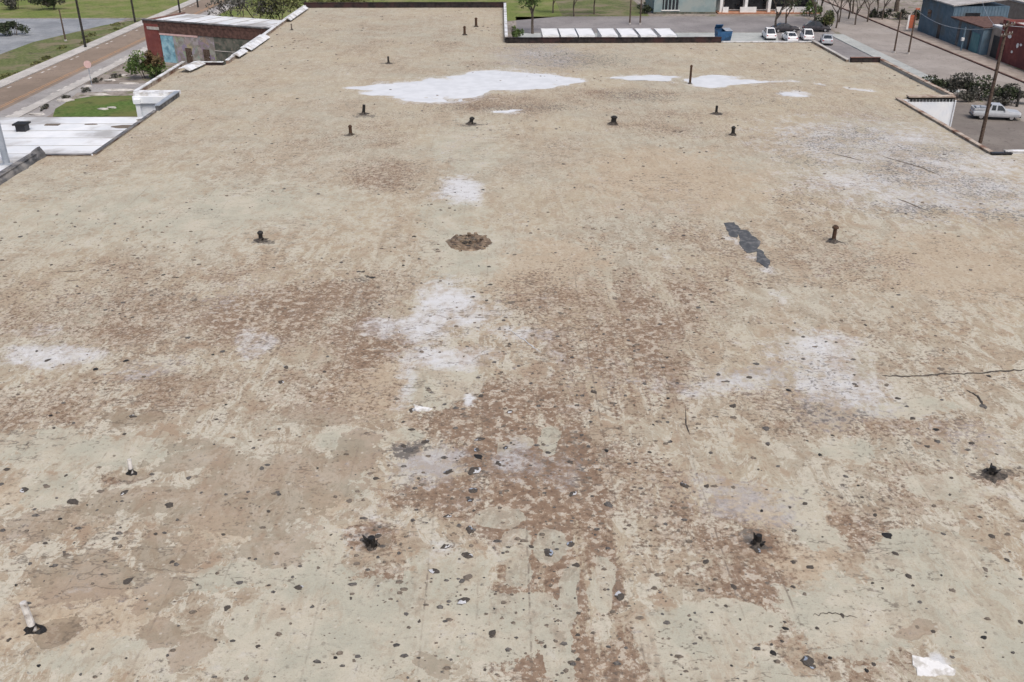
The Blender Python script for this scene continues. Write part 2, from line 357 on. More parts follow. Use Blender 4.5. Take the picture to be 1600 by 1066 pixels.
DARK = [(640,700,46,16,1),(745,735,34,70,.5),(1290,650,120,22,.45),(1390,330,90,24,.4),(1440,285,90,20,.45),(1350,230,120,26,.4),(860,85,90,20,.4),(575,432,22,8,.7),(1545,735,50,14,.8),(1290,590,60,50,.3),
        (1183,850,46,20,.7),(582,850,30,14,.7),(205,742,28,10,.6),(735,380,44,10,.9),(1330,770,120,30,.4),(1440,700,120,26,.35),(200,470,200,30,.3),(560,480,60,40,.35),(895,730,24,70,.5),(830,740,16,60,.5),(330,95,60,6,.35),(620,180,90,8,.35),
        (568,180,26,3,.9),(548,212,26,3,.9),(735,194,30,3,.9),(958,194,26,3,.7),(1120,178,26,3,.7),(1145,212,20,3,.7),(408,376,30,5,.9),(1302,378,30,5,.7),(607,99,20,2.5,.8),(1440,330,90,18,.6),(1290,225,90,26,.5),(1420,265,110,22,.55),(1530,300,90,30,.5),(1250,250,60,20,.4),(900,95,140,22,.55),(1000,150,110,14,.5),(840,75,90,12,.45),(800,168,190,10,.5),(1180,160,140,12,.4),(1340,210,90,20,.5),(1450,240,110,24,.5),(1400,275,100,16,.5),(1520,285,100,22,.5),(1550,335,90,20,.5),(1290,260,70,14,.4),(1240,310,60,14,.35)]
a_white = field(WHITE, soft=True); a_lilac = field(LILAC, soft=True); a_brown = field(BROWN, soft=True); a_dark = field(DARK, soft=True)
a_white = np.maximum(a_white*.85, 1.0*np.clip(pond*1.7+.62, 0, 1))      # silt left around the water
STREAK = [(840,760,150,150,1),(880,930,170,170,1),(930,1040,200,120,.9),(760,690,120,60,.9),(690,780,90,50,.7),(960,600,150,110,.6),(1010,480,140,80,.45),(620,930,90,70,.6),(1150,900,120,80,.6)]
a_streak = field(STREAK, soft=True)
a_worn = np.clip(1.1 - (GY-18)/75 + .5*fbm(GX, GY, .09, 3, 91), .3, 1.0)      # the coat is most worn on the near bays
SAND = [(130,955,150,75,1),(60,960,90,60,1),(585,852,70,34,1),(1240,880,70,40,.8),(1290,800,40,20,.8),(350,830,60,24,.7),(580,600,70,50,.7),(1200,800,60,20,.6),(30,770,60,26,.8),(900,980,60,60,.7),(520,790,50,30,.7),(1500,420,160,60,.5),(1050,280,150,50,.5),(860,420,100,50,.5)]
HOLE = [(88,986,36,22,3),(585,850,28,13,2.5),(208,744,26,10,2)]
a_sand = field(SAND); a_hole = field(HOLE, SX, SY)
a_peel = np.maximum(field([b[:4]+(b[4]*.55,) for b in PEEL]), a_hole); a_plate = np.maximum(field([b[:4]+(b[4]*.6,) for b in PLATE if b[4] < 3]), field([b for b in PLATE if b[4] >= 3], SX, SY))
relief = .028*fbm(GX, GY, .22, 3, 41) + .018*fbm(GX, GY, .9, 3, 43) + .012*fbm(GX, GY, 2.6, 2, 47)
relief = relief * np.clip((GY-10)/6, 0, 1)
sm = np.clip(pond*4+.6, 0, 1)
GZ = RZ + relief*(1-.3*sm) + .085*sm*fbm(GX*.55, GY, .75, 5, 53) - .050*sm - .05*np.clip(a_hole*2, 0, 1)
WATER = RZ - .028

M_ROOF = NT('roof_coating'); t = M_ROOF
n_l = t.noise(.10, 4, .6); n_m = t.noise(.55, 5, .65); n_f = t.noise(2.6, 5, .68); n_k = t.noise(6.5, 4, .72); n_h = t.noise(24, 2, .6)
n_s = t.noise(1.0, 4, .6, co=t.co((2.6,.13,1))); n_x = t.noise(1.0, 5, .7, co=t.co((.8,1.5,1), .35), dist=2.2)
A = {k: t.attr('m_'+k) for k in ('white','lilac','brown','dark','peel','plate','sand','streak','worn')}
def sig(v, amp): return t.math('MULTIPLY', t.math('SUBTRACT', v, .5), amp)
def add(*a):
    r = a[0]
    for q in a[1:]: r = t.math('ADD', r, q)
    return r
n_r = t.noise(.95, 4, .6, co=t.co((.55,1.25,1), .12)); n_p = t.noise(.21, 4, .6, co=t.co((1,1,1), 1.1))
c = t.mix(t.step(n_l, .40, .60), (.400,.348,.262), (.372,.350,.284))
c = t.mix(t.step(n_p, .48, .62, 0, .7), c, (.392,.328,.250))
c = t.mix(t.step(n_m, .44, .64, 0, .6), c, (.385,.325,.240))
c = t.mix(t.step(add(n_f, sig(n_m, .8)), .46, .64, 0, .75), c, (.470,.425,.345))
c = t.mix(t.step(add(n_k, sig(n_f, .5)), .50, .72, 0, .7), c, (.245,.198,.150))
c = t.mix(t.step(n_s, .52, .72, 0, .40), c, (.285,.232,.180))
# overall blotching: tan, cream and rusty wear at every scale
c = t.mix(t.math('MULTIPLY', A['worn'], t.step(n_p, .35, .6, .15, .55)), c, (.325,.262,.195))
n_w = t.noise(.75, 6, .80, co=t.co((1,1,1), .5), dist=.4); n_v = t.noise(.95, 6, .78, co=t.co((1.25,.6,1), -.1), dist=.6)
c = t.mix(t.math('MULTIPLY', t.step(n_w, .53, .57), t.math('MULTIPLY', A['worn'], .80)), c, t.mix(t.step(n_f, .4, .6), (.250,.188,.135), (.310,.245,.182)))
c = t.mix(t.math('MULTIPLY', t.step(n_v, .505, .530), t.math('MULTIPLY', A['worn'], .92)), c, t.mix(t.step(n_k, .4, .6), (.485,.448,.372), (.415,.388,.320)))
c = t.mix(t.math('MULTIPLY', t.step(t.math('ADD', n_w, n_v), .86, .93, 1, 0), t.math('MULTIPLY', A['worn'], .6)), c, (.285,.195,.135))
# bright sandy foam
sf = t.step(add(A['sand'], sig(n_m, 1.1), sig(n_f, 1.3)), -.05, .16, 0, .65)
c = t.mix(sf, c, t.mix(t.step(n_k, .4, .65), (.425,.350,.262), (.370,.290,.210)))
# worn brown, granular
n_s2 = t.noise(1.0, 5, .68, co=t.co((1.5,.16,1)))
bsum = add(A['brown'], t.math('MULTIPLY', A['streak'], t.math('ADD', sig(n_s2, 5.2), .12)), sig(n_f, 1.6), sig(n_m, 1.0), sig(n_k, 2.4), sig(n_p, .8))
bf = t.step(bsum, .18, .74, 0, .90)
bcol = t.mix(t.step(n_f, .38, .62), (.172,.110,.078), (.262,.182,.128))
bcol = t.mix(t.step(n_k, .52, .66), bcol, (.098,.066,.050))
bcol = t.mix(t.math('MULTIPLY', A['streak'], t.step(add(n_s2, sig(n_f, .6)), .56, .70, 0, .8)), bcol, (.125,.072,.052))
c = t.mix(bf, c, bcol)
# pale flakes of coating left standing in the worn parts
fl = t.math('MULTIPLY', t.step(add(n_f, sig(n_k, .35), sig(n_s2, .3)), .545, .575), t.step(A['brown'], .25, .55, 0, .85))
c = t.mix(fl, c, t.mix(n_k, (.50,.445,.37), (.38,.33,.265)))
# grey-green sound coating in plates
psum = add(A['plate'], t.math('MULTIPLY', A['streak'], sig(n_s2, -1.6)), sig(n_f, 1.5), sig(n_m, 1.6), sig(n_k, .5))
pf = t.step(psum, .02, .07)
pcol = t.mix(t.step(n_m, .38, .64), (.375,.365,.298), (.455,.420,.342)); pcol = t.mix(t.step(n_k, .52, .74, 0, .45), pcol, (.285,.265,.215))
pcol = t.mix(t.step(n_x, .55, .72, 0, .5), pcol, (.29,.285,.235))
c = t.mix(t.math('MULTIPLY', pf, t.step(add(n_l, sig(n_v, 1.5)), .35, .60, .50, .94)), c, pcol)
# smooth tan patches where the coat has peeled
esum = add(A['peel'], sig(n_f, 1.8), sig(n_m, 1.8), sig(n_k, .6))
ef = t.step(esum, .03, .08)
ecol = t.mix(t.step(n_m, .40, .60), (.235,.190,.138), (.295,.228,.172)); ecol = t.mix(t.step(n_k, .52, .74, 0, .4), ecol, (.200,.158,.116))
ecol = t.mix(t.step(n_x, .55, .70, 0, .5), ecol, (.33,.275,.21))
c = t.mix(t.math('MULTIPLY', ef, t.step(n_l, .35, .62, .9, .55)), c, ecol)
rim = t.math('MULTIPLY', t.step(esum, -.16, .0), t.math('SUBTRACT', 1.0, t.step(esum, .0, .06)))
c = t.mix(t.math('MULTIPLY', rim, t.step(n_f, .4, .6, 0, .6)), c, (.50,.45,.375))
# lilac grey film, then white silt
c = t.mix(t.step(add(A['lilac'], sig(n_f, 1.7), sig(n_m, 1.2), sig(n_k, 1.4)), .28, 1.0, 0, .75), c, t.mix(n_f, (.290,.275,.272), (.375,.362,.358)))
wsum = add(A['white'], sig(n_m, 1.5), sig(n_f, 1.2), sig(n_x, .9), sig(n_v, 1.2))
wf = t.step(wsum, .18, 1.25)
c = t.mix(t.math('MULTIPLY', wf, .95), c, t.mix(n_f, (.47,.48,.49), (.62,.63,.64)))
# dark grime
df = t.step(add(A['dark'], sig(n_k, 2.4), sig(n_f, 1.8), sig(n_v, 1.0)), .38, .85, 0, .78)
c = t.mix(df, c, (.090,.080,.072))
# short dark wrinkles of the foam skin
wr = t.math('ABSOLUTE', t.math('SUBTRACT', n_r, .5))
wrf = t.math('MULTIPLY', t.step(wr, .004, .020, 1, 0), t.step(add(n_k, sig(n_p, 1.2)), .50, .60))
c = t.mix(t.math('MULTIPLY', wrf, .62), c, (.12,.098,.080))
wr2 = t.math('MULTIPLY', t.step(n_x, .60, .70, 0, .6), t.step(n_k, .50, .62))
c = t.mix(wr2, c, (.17,.145,.118))
# pock marks and pepper
cw = t.math('ADD', t.vor(1.25, co=t.co((1,.8,1))), sig(n_k, .16))
c = t.mix(t.math('MULTIPLY', t.step(cw, .04, .10, .8, 0), t.step(n_m, .40, .58, .25, 1)), c, (.125,.10,.08))
cw2 = t.math('ADD', t.vor(3.4), sig(n_h, .18))
c = t.mix(t.math('MULTIPLY', t.step(cw2, .05, .17, .7, 0), t.step(n_l, .4, .6, .35, 1)), c, (.17,.135,.105))
cw3 = t.math('ADD', t.vor(2.1, co=t.co((1,1,1), .6)), sig(n_k, .2))
c = t.mix(t.step(cw3, .05, .15, .5, 0), c, (.52,.49,.43))
c = t.mix(t.step(n_h, .52, .74, 0, .34), c, (.20,.165,.13))
# foam passes: faint seams every 1.5 m along the roof
sx = t.n('ShaderNodeSeparateXYZ'); t.put(sx.inputs[0], t.co())
xw = t.math('ADD', sx.outputs[0], sig(n_m, .16))
fr = t.math('FRACT', t.math('DIVIDE', xw, 1.52)); ln = t.math('ABSOLUTE', t.math('SUBTRACT', fr, .5))
seam = t.math('MULTIPLY', t.step(ln, .0, .035, 1, 0), t.math('MULTIPLY', t.step(n_s, .44, .60), t.step(n_f, .40, .58)))
c = t.mix(t.math('MULTIPLY', seam, t.step(add(A['brown'], A['streak']), .1, .8, .35, .8)), c, (.135,.105,.085))
hh = add(t.math('MULTIPLY', n_m, 1.2), t.math('MULTIPLY', n_f, .9), t.math('MULTIPLY', n_k, .9), t.math('MULTIPLY', ef, -.35))
t.bump(hh, .6, .04)
hs = t.n('ShaderNodeHueSaturation'); hs.inputs['Saturation'].default_value = 1.0; hs.inputs['Hue'].default_value = .505; t.put(hs.inputs['Color'], c); c = hs.outputs[0]
M['roof'] = t.done(c, .92, spec=.2)

ware = thing('warehouse', 'huge flat-roofed warehouse with a worn, stained beige roof filling the foreground', 'building', (0,0,0))
ny, nx = GX.shape
verts = np.stack([GX.ravel(), GY.ravel(), GZ.ravel()], 1)
cxm = (GX[:-1,:-1]+GX[1:,1:])/2; cym = (GY[:-1,:-1]+GY[1:,1:])/2
keep = inside(cxm, cym)
jj, ii = np.nonzero(keep); base = jj*nx+ii
faces = np.stack([base, base+1, base+nx+1, base+nx], 1)
used = np.unique(faces); remap = np.full(len(verts), -1); remap[used] = np.arange(len(used)); faces = remap[faces]
me = bpy.data.meshes.new('roof')
me.vertices.add(len(used)); me.vertices.foreach_set('co', verts[used].astype(np.float32).ravel())
me.loops.add(faces.size); me.loops.foreach_set('vertex_index', faces.astype(np.int32).ravel())
me.polygons.add(len(faces)); me.polygons.foreach_set('loop_start', np.arange(0, faces.size, 4, dtype=np.int32))
me.polygons.foreach_set('use_smooth', np.ones(len(faces), dtype=bool))
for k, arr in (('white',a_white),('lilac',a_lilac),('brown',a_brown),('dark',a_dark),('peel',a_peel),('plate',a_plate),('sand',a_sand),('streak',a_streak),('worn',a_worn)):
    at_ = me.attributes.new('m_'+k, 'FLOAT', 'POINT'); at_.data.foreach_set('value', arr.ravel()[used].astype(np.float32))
me.update(); me.materials.append(M['roof'])
roof = link('roof', me, ware)

mb = MB()
n = len(OUT); mb.add([(x,y,0) for x,y in OUT]+[(x,y,RZ-.03) for x,y in OUT], [(i,(i+1)%n,n+(i+1)%n,n+i) for i in range(n)])
mb.build('wall', M['brick_plain'], ware)

def roof_z(x, y):
    j = int(np.clip(np.searchsorted(ys, y), 0, ny-1)); i = int(np.clip(np.searchsorted(xs, x), 0, nx-1)); return float(GZ[j, i])

# puddles: flat water lying in the hollows
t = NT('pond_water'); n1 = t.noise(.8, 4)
M['water'] = t.done(t.mix(t.step(n1, .35, .65), (.66,.665,.675), (.73,.735,.745)), .10, spec=.5)  # white base colour stands for pale silt and bright sky reflection
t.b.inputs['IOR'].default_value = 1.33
def puddle(px0, px1, py0, py1, label):
    x0, y0 = at((px0+px1)/2, py1, RZ); _, y1 = at((px0+px1)/2, py0, RZ); xa = at(px0, (py0+py1)/2, RZ)[0]; xb = at(px1, (py0+py1)/2, RZ)[0]
    sel = keep & (cxm > xa) & (cxm < xb) & (cym > y0) & (cym < y1) & (pond[:-1,:-1] > -.35)
    j, i = np.nonzero(sel); b = j*nx+i; f = np.stack([b,b+1,b+nx+1,b+nx],1); u = np.unique(f); rm = np.full(nx*ny,-1); rm[u] = np.arange(len(u))
    vv = verts[u].copy(); vv[:,2] = WATER
    m_ = bpy.data.meshes.new('puddle'); m_.from_pydata(vv.tolist(), [], rm[f].tolist()); m_.update(); m_.materials.append(M['water'])
    o = link('puddle', m_); tag(o, label, None, None, 'structure')
puddle(540, 920, 95, 168, 'large white puddle of standing water on the far roof')
puddle(1040, 1220, 108, 142, 'smaller bright puddle around the tall roof pipe')
puddle(930, 1038, 112, 128, 'thin bright streak of water between the two puddles')
puddle(1222, 1275, 138, 156, 'short bright puddle right of the tall pipe')
puddle(770, 830, 168, 182, 'tiny puddle in front of the large puddle')

# parapets and copings (parts of the warehouse)
def parapet(p, q, w, h, wallmat, copmat, cop=.09, over=.06, z=RZ, label=None):
    o = MB().obox(p, q, w, z-.25, z+h).build('parapet', wallmat, ware)
    if label: o['label'] = label
    if cop:
        P, Q = Vector(p), Vector(q); d = (Q-P).normalized()*.03
        L = (Q-P).length; k = max(1, round(L/3.2))
        for i in range(k):
            a = P + (Q-P)*(i/k) - (d if i == 0 else -d*.4); b = P + (Q-P)*((i+1)/k) + (d if i == k-1 else -d*.4)
            MB().obox(a, b, w+2*over, z+h+.002, z+h+cop+random.uniform(-.012,.012)).build('coping', copmat, o)
    return o
parapet((XL[0]+.2,YN), (XL[0]+.2,YL[0]-.2), .42, .42, M['coping_dark'], M['coping_dark'], .07)
rows = []
for i in range(46):      # crumpled dark felt turned down along that parapet
    yy = 44 + i*.535; b_ = random.uniform(.0,.16); h_ = random.uniform(.30,.42) + (.25 if i > 43 else 0)
    rows.append([(XL[0]+.02,yy,RZ-.2), (XL[0]+.60+b_,yy,RZ-.05), (XL[0]+.55+b_*.6,yy,RZ+h_*.55), (XL[0]+.35+random.uniform(-.1,.1),yy,RZ+h_+.18), (XL[0]-.05,yy,RZ+h_*.5+.22)])
MB().loft(rows).build('felt_strip', M['coping_dark'], ware)
parapet((XL[0],YL[0]-.1), (XL[1]-.1,YL[0]-.1), .22, .10, M['coping_tan'], M['coping_dark'], .03)
parapet((XL[1]+.1,YL[0]), (XL[1]+.1,YL[1]-6.5), .2, .14, M['coping_tan'], M['coping_dark'], .03)
parapet((XL[1]+.15,YL[1]-6.0), (XL[1]+.15,YL[1]-.3), .35, .42, M['coping_dark'], M['steel_grey'], .08)
parapet((XL[2]+.12,YL[1]+.2), (XL[2]+.12,YL[2]-.3), .25, .38, M['coping_tan'], M['coping_white'], .08)
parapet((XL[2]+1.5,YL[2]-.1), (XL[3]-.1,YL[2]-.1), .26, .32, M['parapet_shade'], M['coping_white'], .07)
parapet((XL[3]+.1,YL[2]+.8), (XL[3]+.1,YL[3]-.3), .30, .34, M['coping_tan'], M['coping_white'], .07)
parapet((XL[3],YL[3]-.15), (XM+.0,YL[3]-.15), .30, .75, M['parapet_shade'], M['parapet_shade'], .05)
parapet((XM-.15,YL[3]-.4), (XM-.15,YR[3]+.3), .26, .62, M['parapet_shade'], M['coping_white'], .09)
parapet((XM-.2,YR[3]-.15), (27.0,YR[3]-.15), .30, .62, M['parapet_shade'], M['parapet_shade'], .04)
parapet((27.2,YR[3]-.15), (XR[3],YR[3]-.15), .24, .10, M['coping_white'], M['coping_white'], .05)
parapet((XR[3]-.12,YR[3]-.4), (XR[3]-.12,YR[2]+.1), .28, .22, M['coping_tan'], M['concrete'], .06)
parapet((XR[3]+.05,YR[2]-.14), (XR[2]-.3,YR[2]-.14), .28, .50, M['parapet_shade'], M['brick_plain'], .06)
parapet((XR[2]-.15,YR[2]-.0), (XR[2]-.15,YR[1]+.4), .30, .28, M['concrete'], M['coping_tan'], .07)
parapet((XR[1]+1.0,YR[1]+.2), (XR[2]-.02,YR[1]+.2), .50, .16, M['black_tar'], M['coping_tan'], .11, .10)
parapet((XR[1]-.12,YR[1]-.1), (XR[1]-.12,YR[0]+.1), .24, .14, M['coping_tan'], M['coping_tan'], .06)
parapet((XR[1]-.2,YR[0]-.14), (XR[1]+1.3,YR[0]-.14), .26, .12, M['dark_void'], M['dark_void'], .05)
parapet((XR[1]+.9,YR[0]+.12), (XR[0]+.1,YR[0]+.12), .26, .20, M['coping_white'], M['coping_white'], .07)
# wide bent coping sheets on the left
def coping_sheet(pa, pb, w, tilt):
    (xa, ya), (xb, yb) = pa, pb; d = Vector((xb-xa, yb-ya)).normalized(); nn = Vector((d.y, -d.x))
    rows = []
    for f in (0, .5, 1):
        x, y = xa+(xb-xa)*f, ya+(yb-ya)*f
        rows.append([(x-nn.x*w*.5, y-nn.y*w*.5, RZ+.42+tilt), (x, y, RZ+.52+tilt*.4), (x+nn.x*w*.5, y+nn.y*w*.5, RZ+.30-tilt),
                     (x+nn.x*w*.5, y+nn.y*w*.5, RZ+.26-tilt), (x, y, RZ+.47+tilt*.4), (x-nn.x*w*.5, y-nn.y*w*.5, RZ+.37+tilt)])
    MB().loft(rows).build('coping_sheet', M['coping_white'], ware)['label'] = 'bent pale metal coping sheet'
coping_sheet((-32.9,99.6), (-32.4,103.6), 1.25, .05)
coping_sheet((-29.6,107.5), (-29.5,111.2), .9, .03)
coping_sheet((-29.5,112.0), (-29.4,121.5), 1.3, .08)
coping_sheet((-29.5,135.5), (-29.4,148.5), 1.0, .05)
# white siding on the two faces that look at the camera
def siding(x0, x1, y, z0, z1):
    o = MB().box(x0, x1, y-.05, y-.004, z0, z1).build('siding_panel', M['white_siding'], ware)
    k = int((x1-x0)/.3)
    for i in range(k):
        x = x0 + (i+.5)*(x1-x0)/k
        MB().box(x-.03, x+.03, y-.060, y-.05, z0, z1).build('rib', M['white_siding'], o)
siding(XR[1]+.02, XR[2]-.02, YR[1], 1.2, RZ-.02)
siding(XL[2]+.02, XL[1]-.02, YL[1], 1.2, RZ-.02)
MB().box(XL[2]-.1, XL[1]+.2, YL[1]-.34, YL[1]-.08, RZ-.62, RZ+.02).build('gutter', M['white_siding'], ware)
MB().box(XL[2]-.05, XL[1]+.1, YL[1]-.07, YL[1]+.9, RZ+.03, RZ+.36).build('cornice', M['coping_white'], ware)
ds = MB().box(XL[2]+.15, XL[2]+.55, YL[1]-.50, YL[1]-.345, 1.0, RZ-.63).build('downspout', M['white_siding'], ware)
MB().box(XL[2]+.05, XL[2]+.65, YL[1]-.62, YL[1]-.345, RZ-.62, RZ-.2).build('conductor_head', M['white_siding'], ds)
MB().tube([(XR[2]+.06,YR[1]-.12,1),(XR[2]+.06,YR[1]-.12,RZ-.1)], .07).build('downspout', M['white_siding'], ware)

# vent pipes
def ringpts(cx, cy, z, r, n=10, j=0.0, sx=1, sy=1):
    return [(cx+math.cos(2*math.pi*k/n)*r*sx*(1+random.uniform(-j,j)), cy+math.sin(2*math.pi*k/n)*r*sy*(1+random.uniform(-j,j)), z) for k in range(n)]
def vent(px, py, h, r, label, mat='black_tar', flange=.35, cap=None, lean=(0,0), broken=False, fmat='dark_crust'):
    x, y = at(px, py, RZ); z = roof_z(x, y) - .02
    e = link('vent_pipe', None, ware, (x, y, z))
    MB().tube([(0,0,0),(lean[0]*.5*h,lean[1]*.5*h,h*.5),(lean[0]*h,lean[1]*h,h)], [r*1.08,r,r*.95], 10).build('pipe', M[mat], e)
    if flange: MB().loft([ringpts(0,0,-.03,flange,14,.45), ringpts(0,0,.02,flange*.8,14,.4), ringpts(0,0,.07,r*1.7,14,.25), ringpts(0,0,.20,r*1.12,12)]).build('flashing', M[fmat], e)
    if cap: MB().loft([ringpts(lean[0]*h,lean[1]*h,h-.06,cap,10), ringpts(lean[0]*h,lean[1]*h,h+.02,cap,10), ringpts(lean[0]*h,lean[1]*h,h+.12,cap*.4,10)]).build('cap', M[mat], e)
    if broken:
        for i in range(5):
            a = 2*math.pi*i/5 + random.uniform(-.4,.4); l = random.uniform(.45,1.15)*h; o_ = random.uniform(.04,.17)
            c0, s0 = math.cos(a)*r*.8, math.sin(a)*r*.8
            MB().tube([(c0,s0,.02),(c0+math.cos(a)*o_*.4,s0+math.sin(a)*o_*.4,l*.6),(c0+math.cos(a)*o_*1.3,s0+math.sin(a)*o_*1.3,l)], [r*.7,r*.55,r*.2], 5).build('torn_flap', M[mat], e)
    e['label'] = label
    return e
vent(52, 984, .95, .10, 'white vent pipe with black base leaning left, nearest the camera', 'white_pipe', .30, None, (-.12,.1), fmat='black_tar')
vent(205, 738, .55, .07, 'short pipe with white top and black base at the left', 'white_pipe', .24, None, (-.05,.2), fmat='black_tar')
vent(581, 852, .38, .12, 'broken black pipe stub standing in a brown crater', 'black_tar', .28, None, broken=True)
vent(1184, 852, .42, .10, 'splayed black pipe stub like burst petals', 'black_tar', .34, None, broken=True)
vent(1549, 742, .36, .10, 'crumbled black stub near the right edge', 'black_tar', .55, None, broken=True)
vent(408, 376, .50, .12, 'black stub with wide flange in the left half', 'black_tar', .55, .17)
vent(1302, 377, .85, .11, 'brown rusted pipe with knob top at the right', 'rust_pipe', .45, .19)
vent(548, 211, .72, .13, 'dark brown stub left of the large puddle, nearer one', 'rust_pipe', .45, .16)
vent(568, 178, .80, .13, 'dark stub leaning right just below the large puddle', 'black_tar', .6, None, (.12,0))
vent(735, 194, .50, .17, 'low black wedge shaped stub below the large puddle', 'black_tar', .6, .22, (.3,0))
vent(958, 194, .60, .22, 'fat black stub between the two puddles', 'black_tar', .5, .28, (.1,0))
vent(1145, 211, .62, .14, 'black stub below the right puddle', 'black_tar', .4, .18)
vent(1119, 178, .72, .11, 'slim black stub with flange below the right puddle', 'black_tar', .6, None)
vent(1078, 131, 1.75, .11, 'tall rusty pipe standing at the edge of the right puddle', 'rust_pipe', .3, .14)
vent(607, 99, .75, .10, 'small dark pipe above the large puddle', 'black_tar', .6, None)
vent(726, 55, 1.0, .16, 'brown pipe on the far raised bay, front one', 'rust_pipe', .4, .2)
vent(744, 42, 1.1, .17, 'brown pipe on the far raised bay, rear one', 'rust_pipe', .4, .2)
vent(456, 47, .8, .09, 'faint grey pipe at the far left roof edge', 'mid_crust', .35, None)

# torn, sunken patch with broken foam near the roof's middle
tx, ty = at(733, 379, RZ); e = link('torn_patch', None, ware, (tx, ty, roof_z(tx, ty))); e['label'] = 'round brown torn crater with broken dark rim'
kk = mpp(ty)
MB().loft([[(math.cos(2*math.pi*i/26)*40*kk*f*(1+random.uniform(-.1,.1)), math.sin(2*math.pi*i/26)*1.5*f*(1+random.uniform(-.1,.1)), hz+random.uniform(-.02,.03)) for i in range(26)] for f, hz in ((.92,-.03),(.8,.03),(.62,.12),(.45,.10),(.2,.06))]).build('rim', M['crater'], e)
for i in range(90):
    a = random.uniform(0, 2*math.pi); f = random.uniform(.1,1.15); s = random.uniform(.04,.13)
    cx_, cy_ = math.cos(a)*f*1.05, math.sin(a)*f*1.3
    MB().loft([ringpts(cx_,cy_,.0,s,6,.35,1.7,.7), ringpts(cx_+random.uniform(-.15,.15),cy_+random.uniform(-.08,.08),(.15 if f < .8 else .05)+random.uniform(0,.12),s*.6,6,.3,1.6,.7)]).build('foam_shard', M[random.choice(['dark_crust','crater','mid_crust','pile','pile'])], e)

# grey membrane scraps and white scraps lying flush on the coating
def scrap(name, pts, mat, label, h=.012, zz=None):
    P = [at(px, py, RZ) for px, py in pts]; cx_ = sum(p[0] for p in P)/len(P); cy_ = sum(p[1] for p in P)/len(P)
    Q = []
    for i in range(len(P)):
        a, b = Vector(P[i]), Vector(P[(i+1)%len(P)])
        for s in range(6):
            p = a.lerp(b, s/6); d = (b-a); nn = Vector((d.y,-d.x)).normalized() if d.length else Vector((0,0))
            p = p + nn*random.uniform(-.16,.06)*min(.6, d.length*.5); Q.append((p.x-cx_, p.y-cy_))
    z = roof_z(cx_, cy_)
    o = MB().prism(Q, -.12, h).build(name, M[mat], ware, loc=(cx_, cy_, z+.015)); o['label'] = label
scrap('membrane_scrap', [(1131,349),(1146,348),(1156,358),(1152,372),(1141,370)], 'grey_membrane', 'small dark grey bare membrane scrap, farther piece')
scrap('membrane_scrap', [(1153,360),(1166,360),(1186,378),(1182,394),(1168,396),(1158,384)], 'grey_membrane', 'dark grey bare membrane scrap, middle piece')
scrap('membrane_scrap', [(1181,388),(1190,392),(1203,410),(1199,420),(1184,410)], 'grey_membrane', 'dark grey bare membrane scrap, nearest piece')
scrap('bare_patch', [(1425,1025),(1452,1030),(1493,1047),(1492,1055),(1460,1057),(1434,1056)], 'white_scrap', 'bright white bare patch at the lower right')
scrap('bare_patch', [(646,632),(656,636),(676,639),(670,643),(650,642)], 'white_scrap', 'small white sliver below the pale central stain')

# split ridge at the right edge and short cracks elsewhere
def crack(pts, r, mat='dark_crust'):
    P = []
    for i in range(len(pts)-1):
        for s in range(7):
            px = pts[i][0]+(pts[i+1][0]-pts[i][0])*s/7; py = pts[i][1]+(pts[i+1][1]-pts[i][1])*s/7
            x, y = at(px, py, RZ); P.append((x, y+random.uniform(-.06,.06), roof_z(x, y)+.012))
    x, y = at(*pts[-1], RZ); P.append((x, y, roof_z(x,y)+.01))
    m_ = MB()
    m_.tube(P, [r*random.uniform(.45,1.1)*min(1, .3+min(i, len(P)-1-i)*.3) for i in range(len(P))], 5)
    o0 = P[0]; m_.v = [(a-o0[0], b-o0[1], (c_-o0[2])*.6) for a,b,c_ in m_.v]
    m_.build('crack', M[mat], ware, loc=o0)
crack([(1378,588),(1420,589),(1470,585),(1520,584),(1570,580),(1604,578)], .055)
crack([(1510,610),(1528,620),(1540,640)], .05); crack([(1270,962),(1300,958),(1340,966)], .018)
crack([(1071,640),(1072,664),(1078,680)], .03); crack([(795,515),(820,532),(845,552)], .03, 'pale_fill_glint')


crack([(90,425),(130,423)], .04, 'mid_crust'); crack([(100,440),(125,438)], .05, 'mid_crust')
crack([(1380,245),(1440,262),(1470,275)], .07, 'mid_crust'); crack([(1300,240),(1350,252)], .06, 'mid_crust'); crack([(1400,310),(1450,330)], .06, 'mid_crust')

# blisters and open pits: dark lumps and rings all over the coating
def lump(seed, mat):
    random.seed(seed); rings = []
    for r_, z_ in ((1.0,-.12),(.85,.10),(.52,.26),(.2,.30)): rings.append(ringpts(random.uniform(-.14,.14), random.uniform(-.14,.14), z_+random.uniform(-.05,.06), r_, 9, .42, 1.0, .8))
    return MB().loft(rings).mesh('blister', M[mat])
def pit(seed, mat, fill):
    "burst blister: a ragged dark clump with a few facets coloured pale as wet glints"
    me_ = lump(seed, mat); me_.name = 'open_blister'; me_.materials.append(M[fill]); random.seed(seed)
    k0 = random.randrange(9, 18)
    for q in (k0, k0+1, k0+2, 18+(k0 % 9), 27): me_.polygons[min(q, len(me_.polygons)-1)].material_index = 1
    return me_
LUMPS = [lump(100+i, m_) for i, m_ in enumerate(['dark_crust','black_tar','dark_crust','grey_crust','dark_crust','mid_crust','dark_crust','grey_crust'])]
PITS = [pit(200+i, 'dark_crust', f) for i, f in enumerate(['pale_fill_glint','blue_glint','pale_fill_glint','mid_crust']*3)]  # pale and blue facets put a sky glint into the colour
random.seed(21)
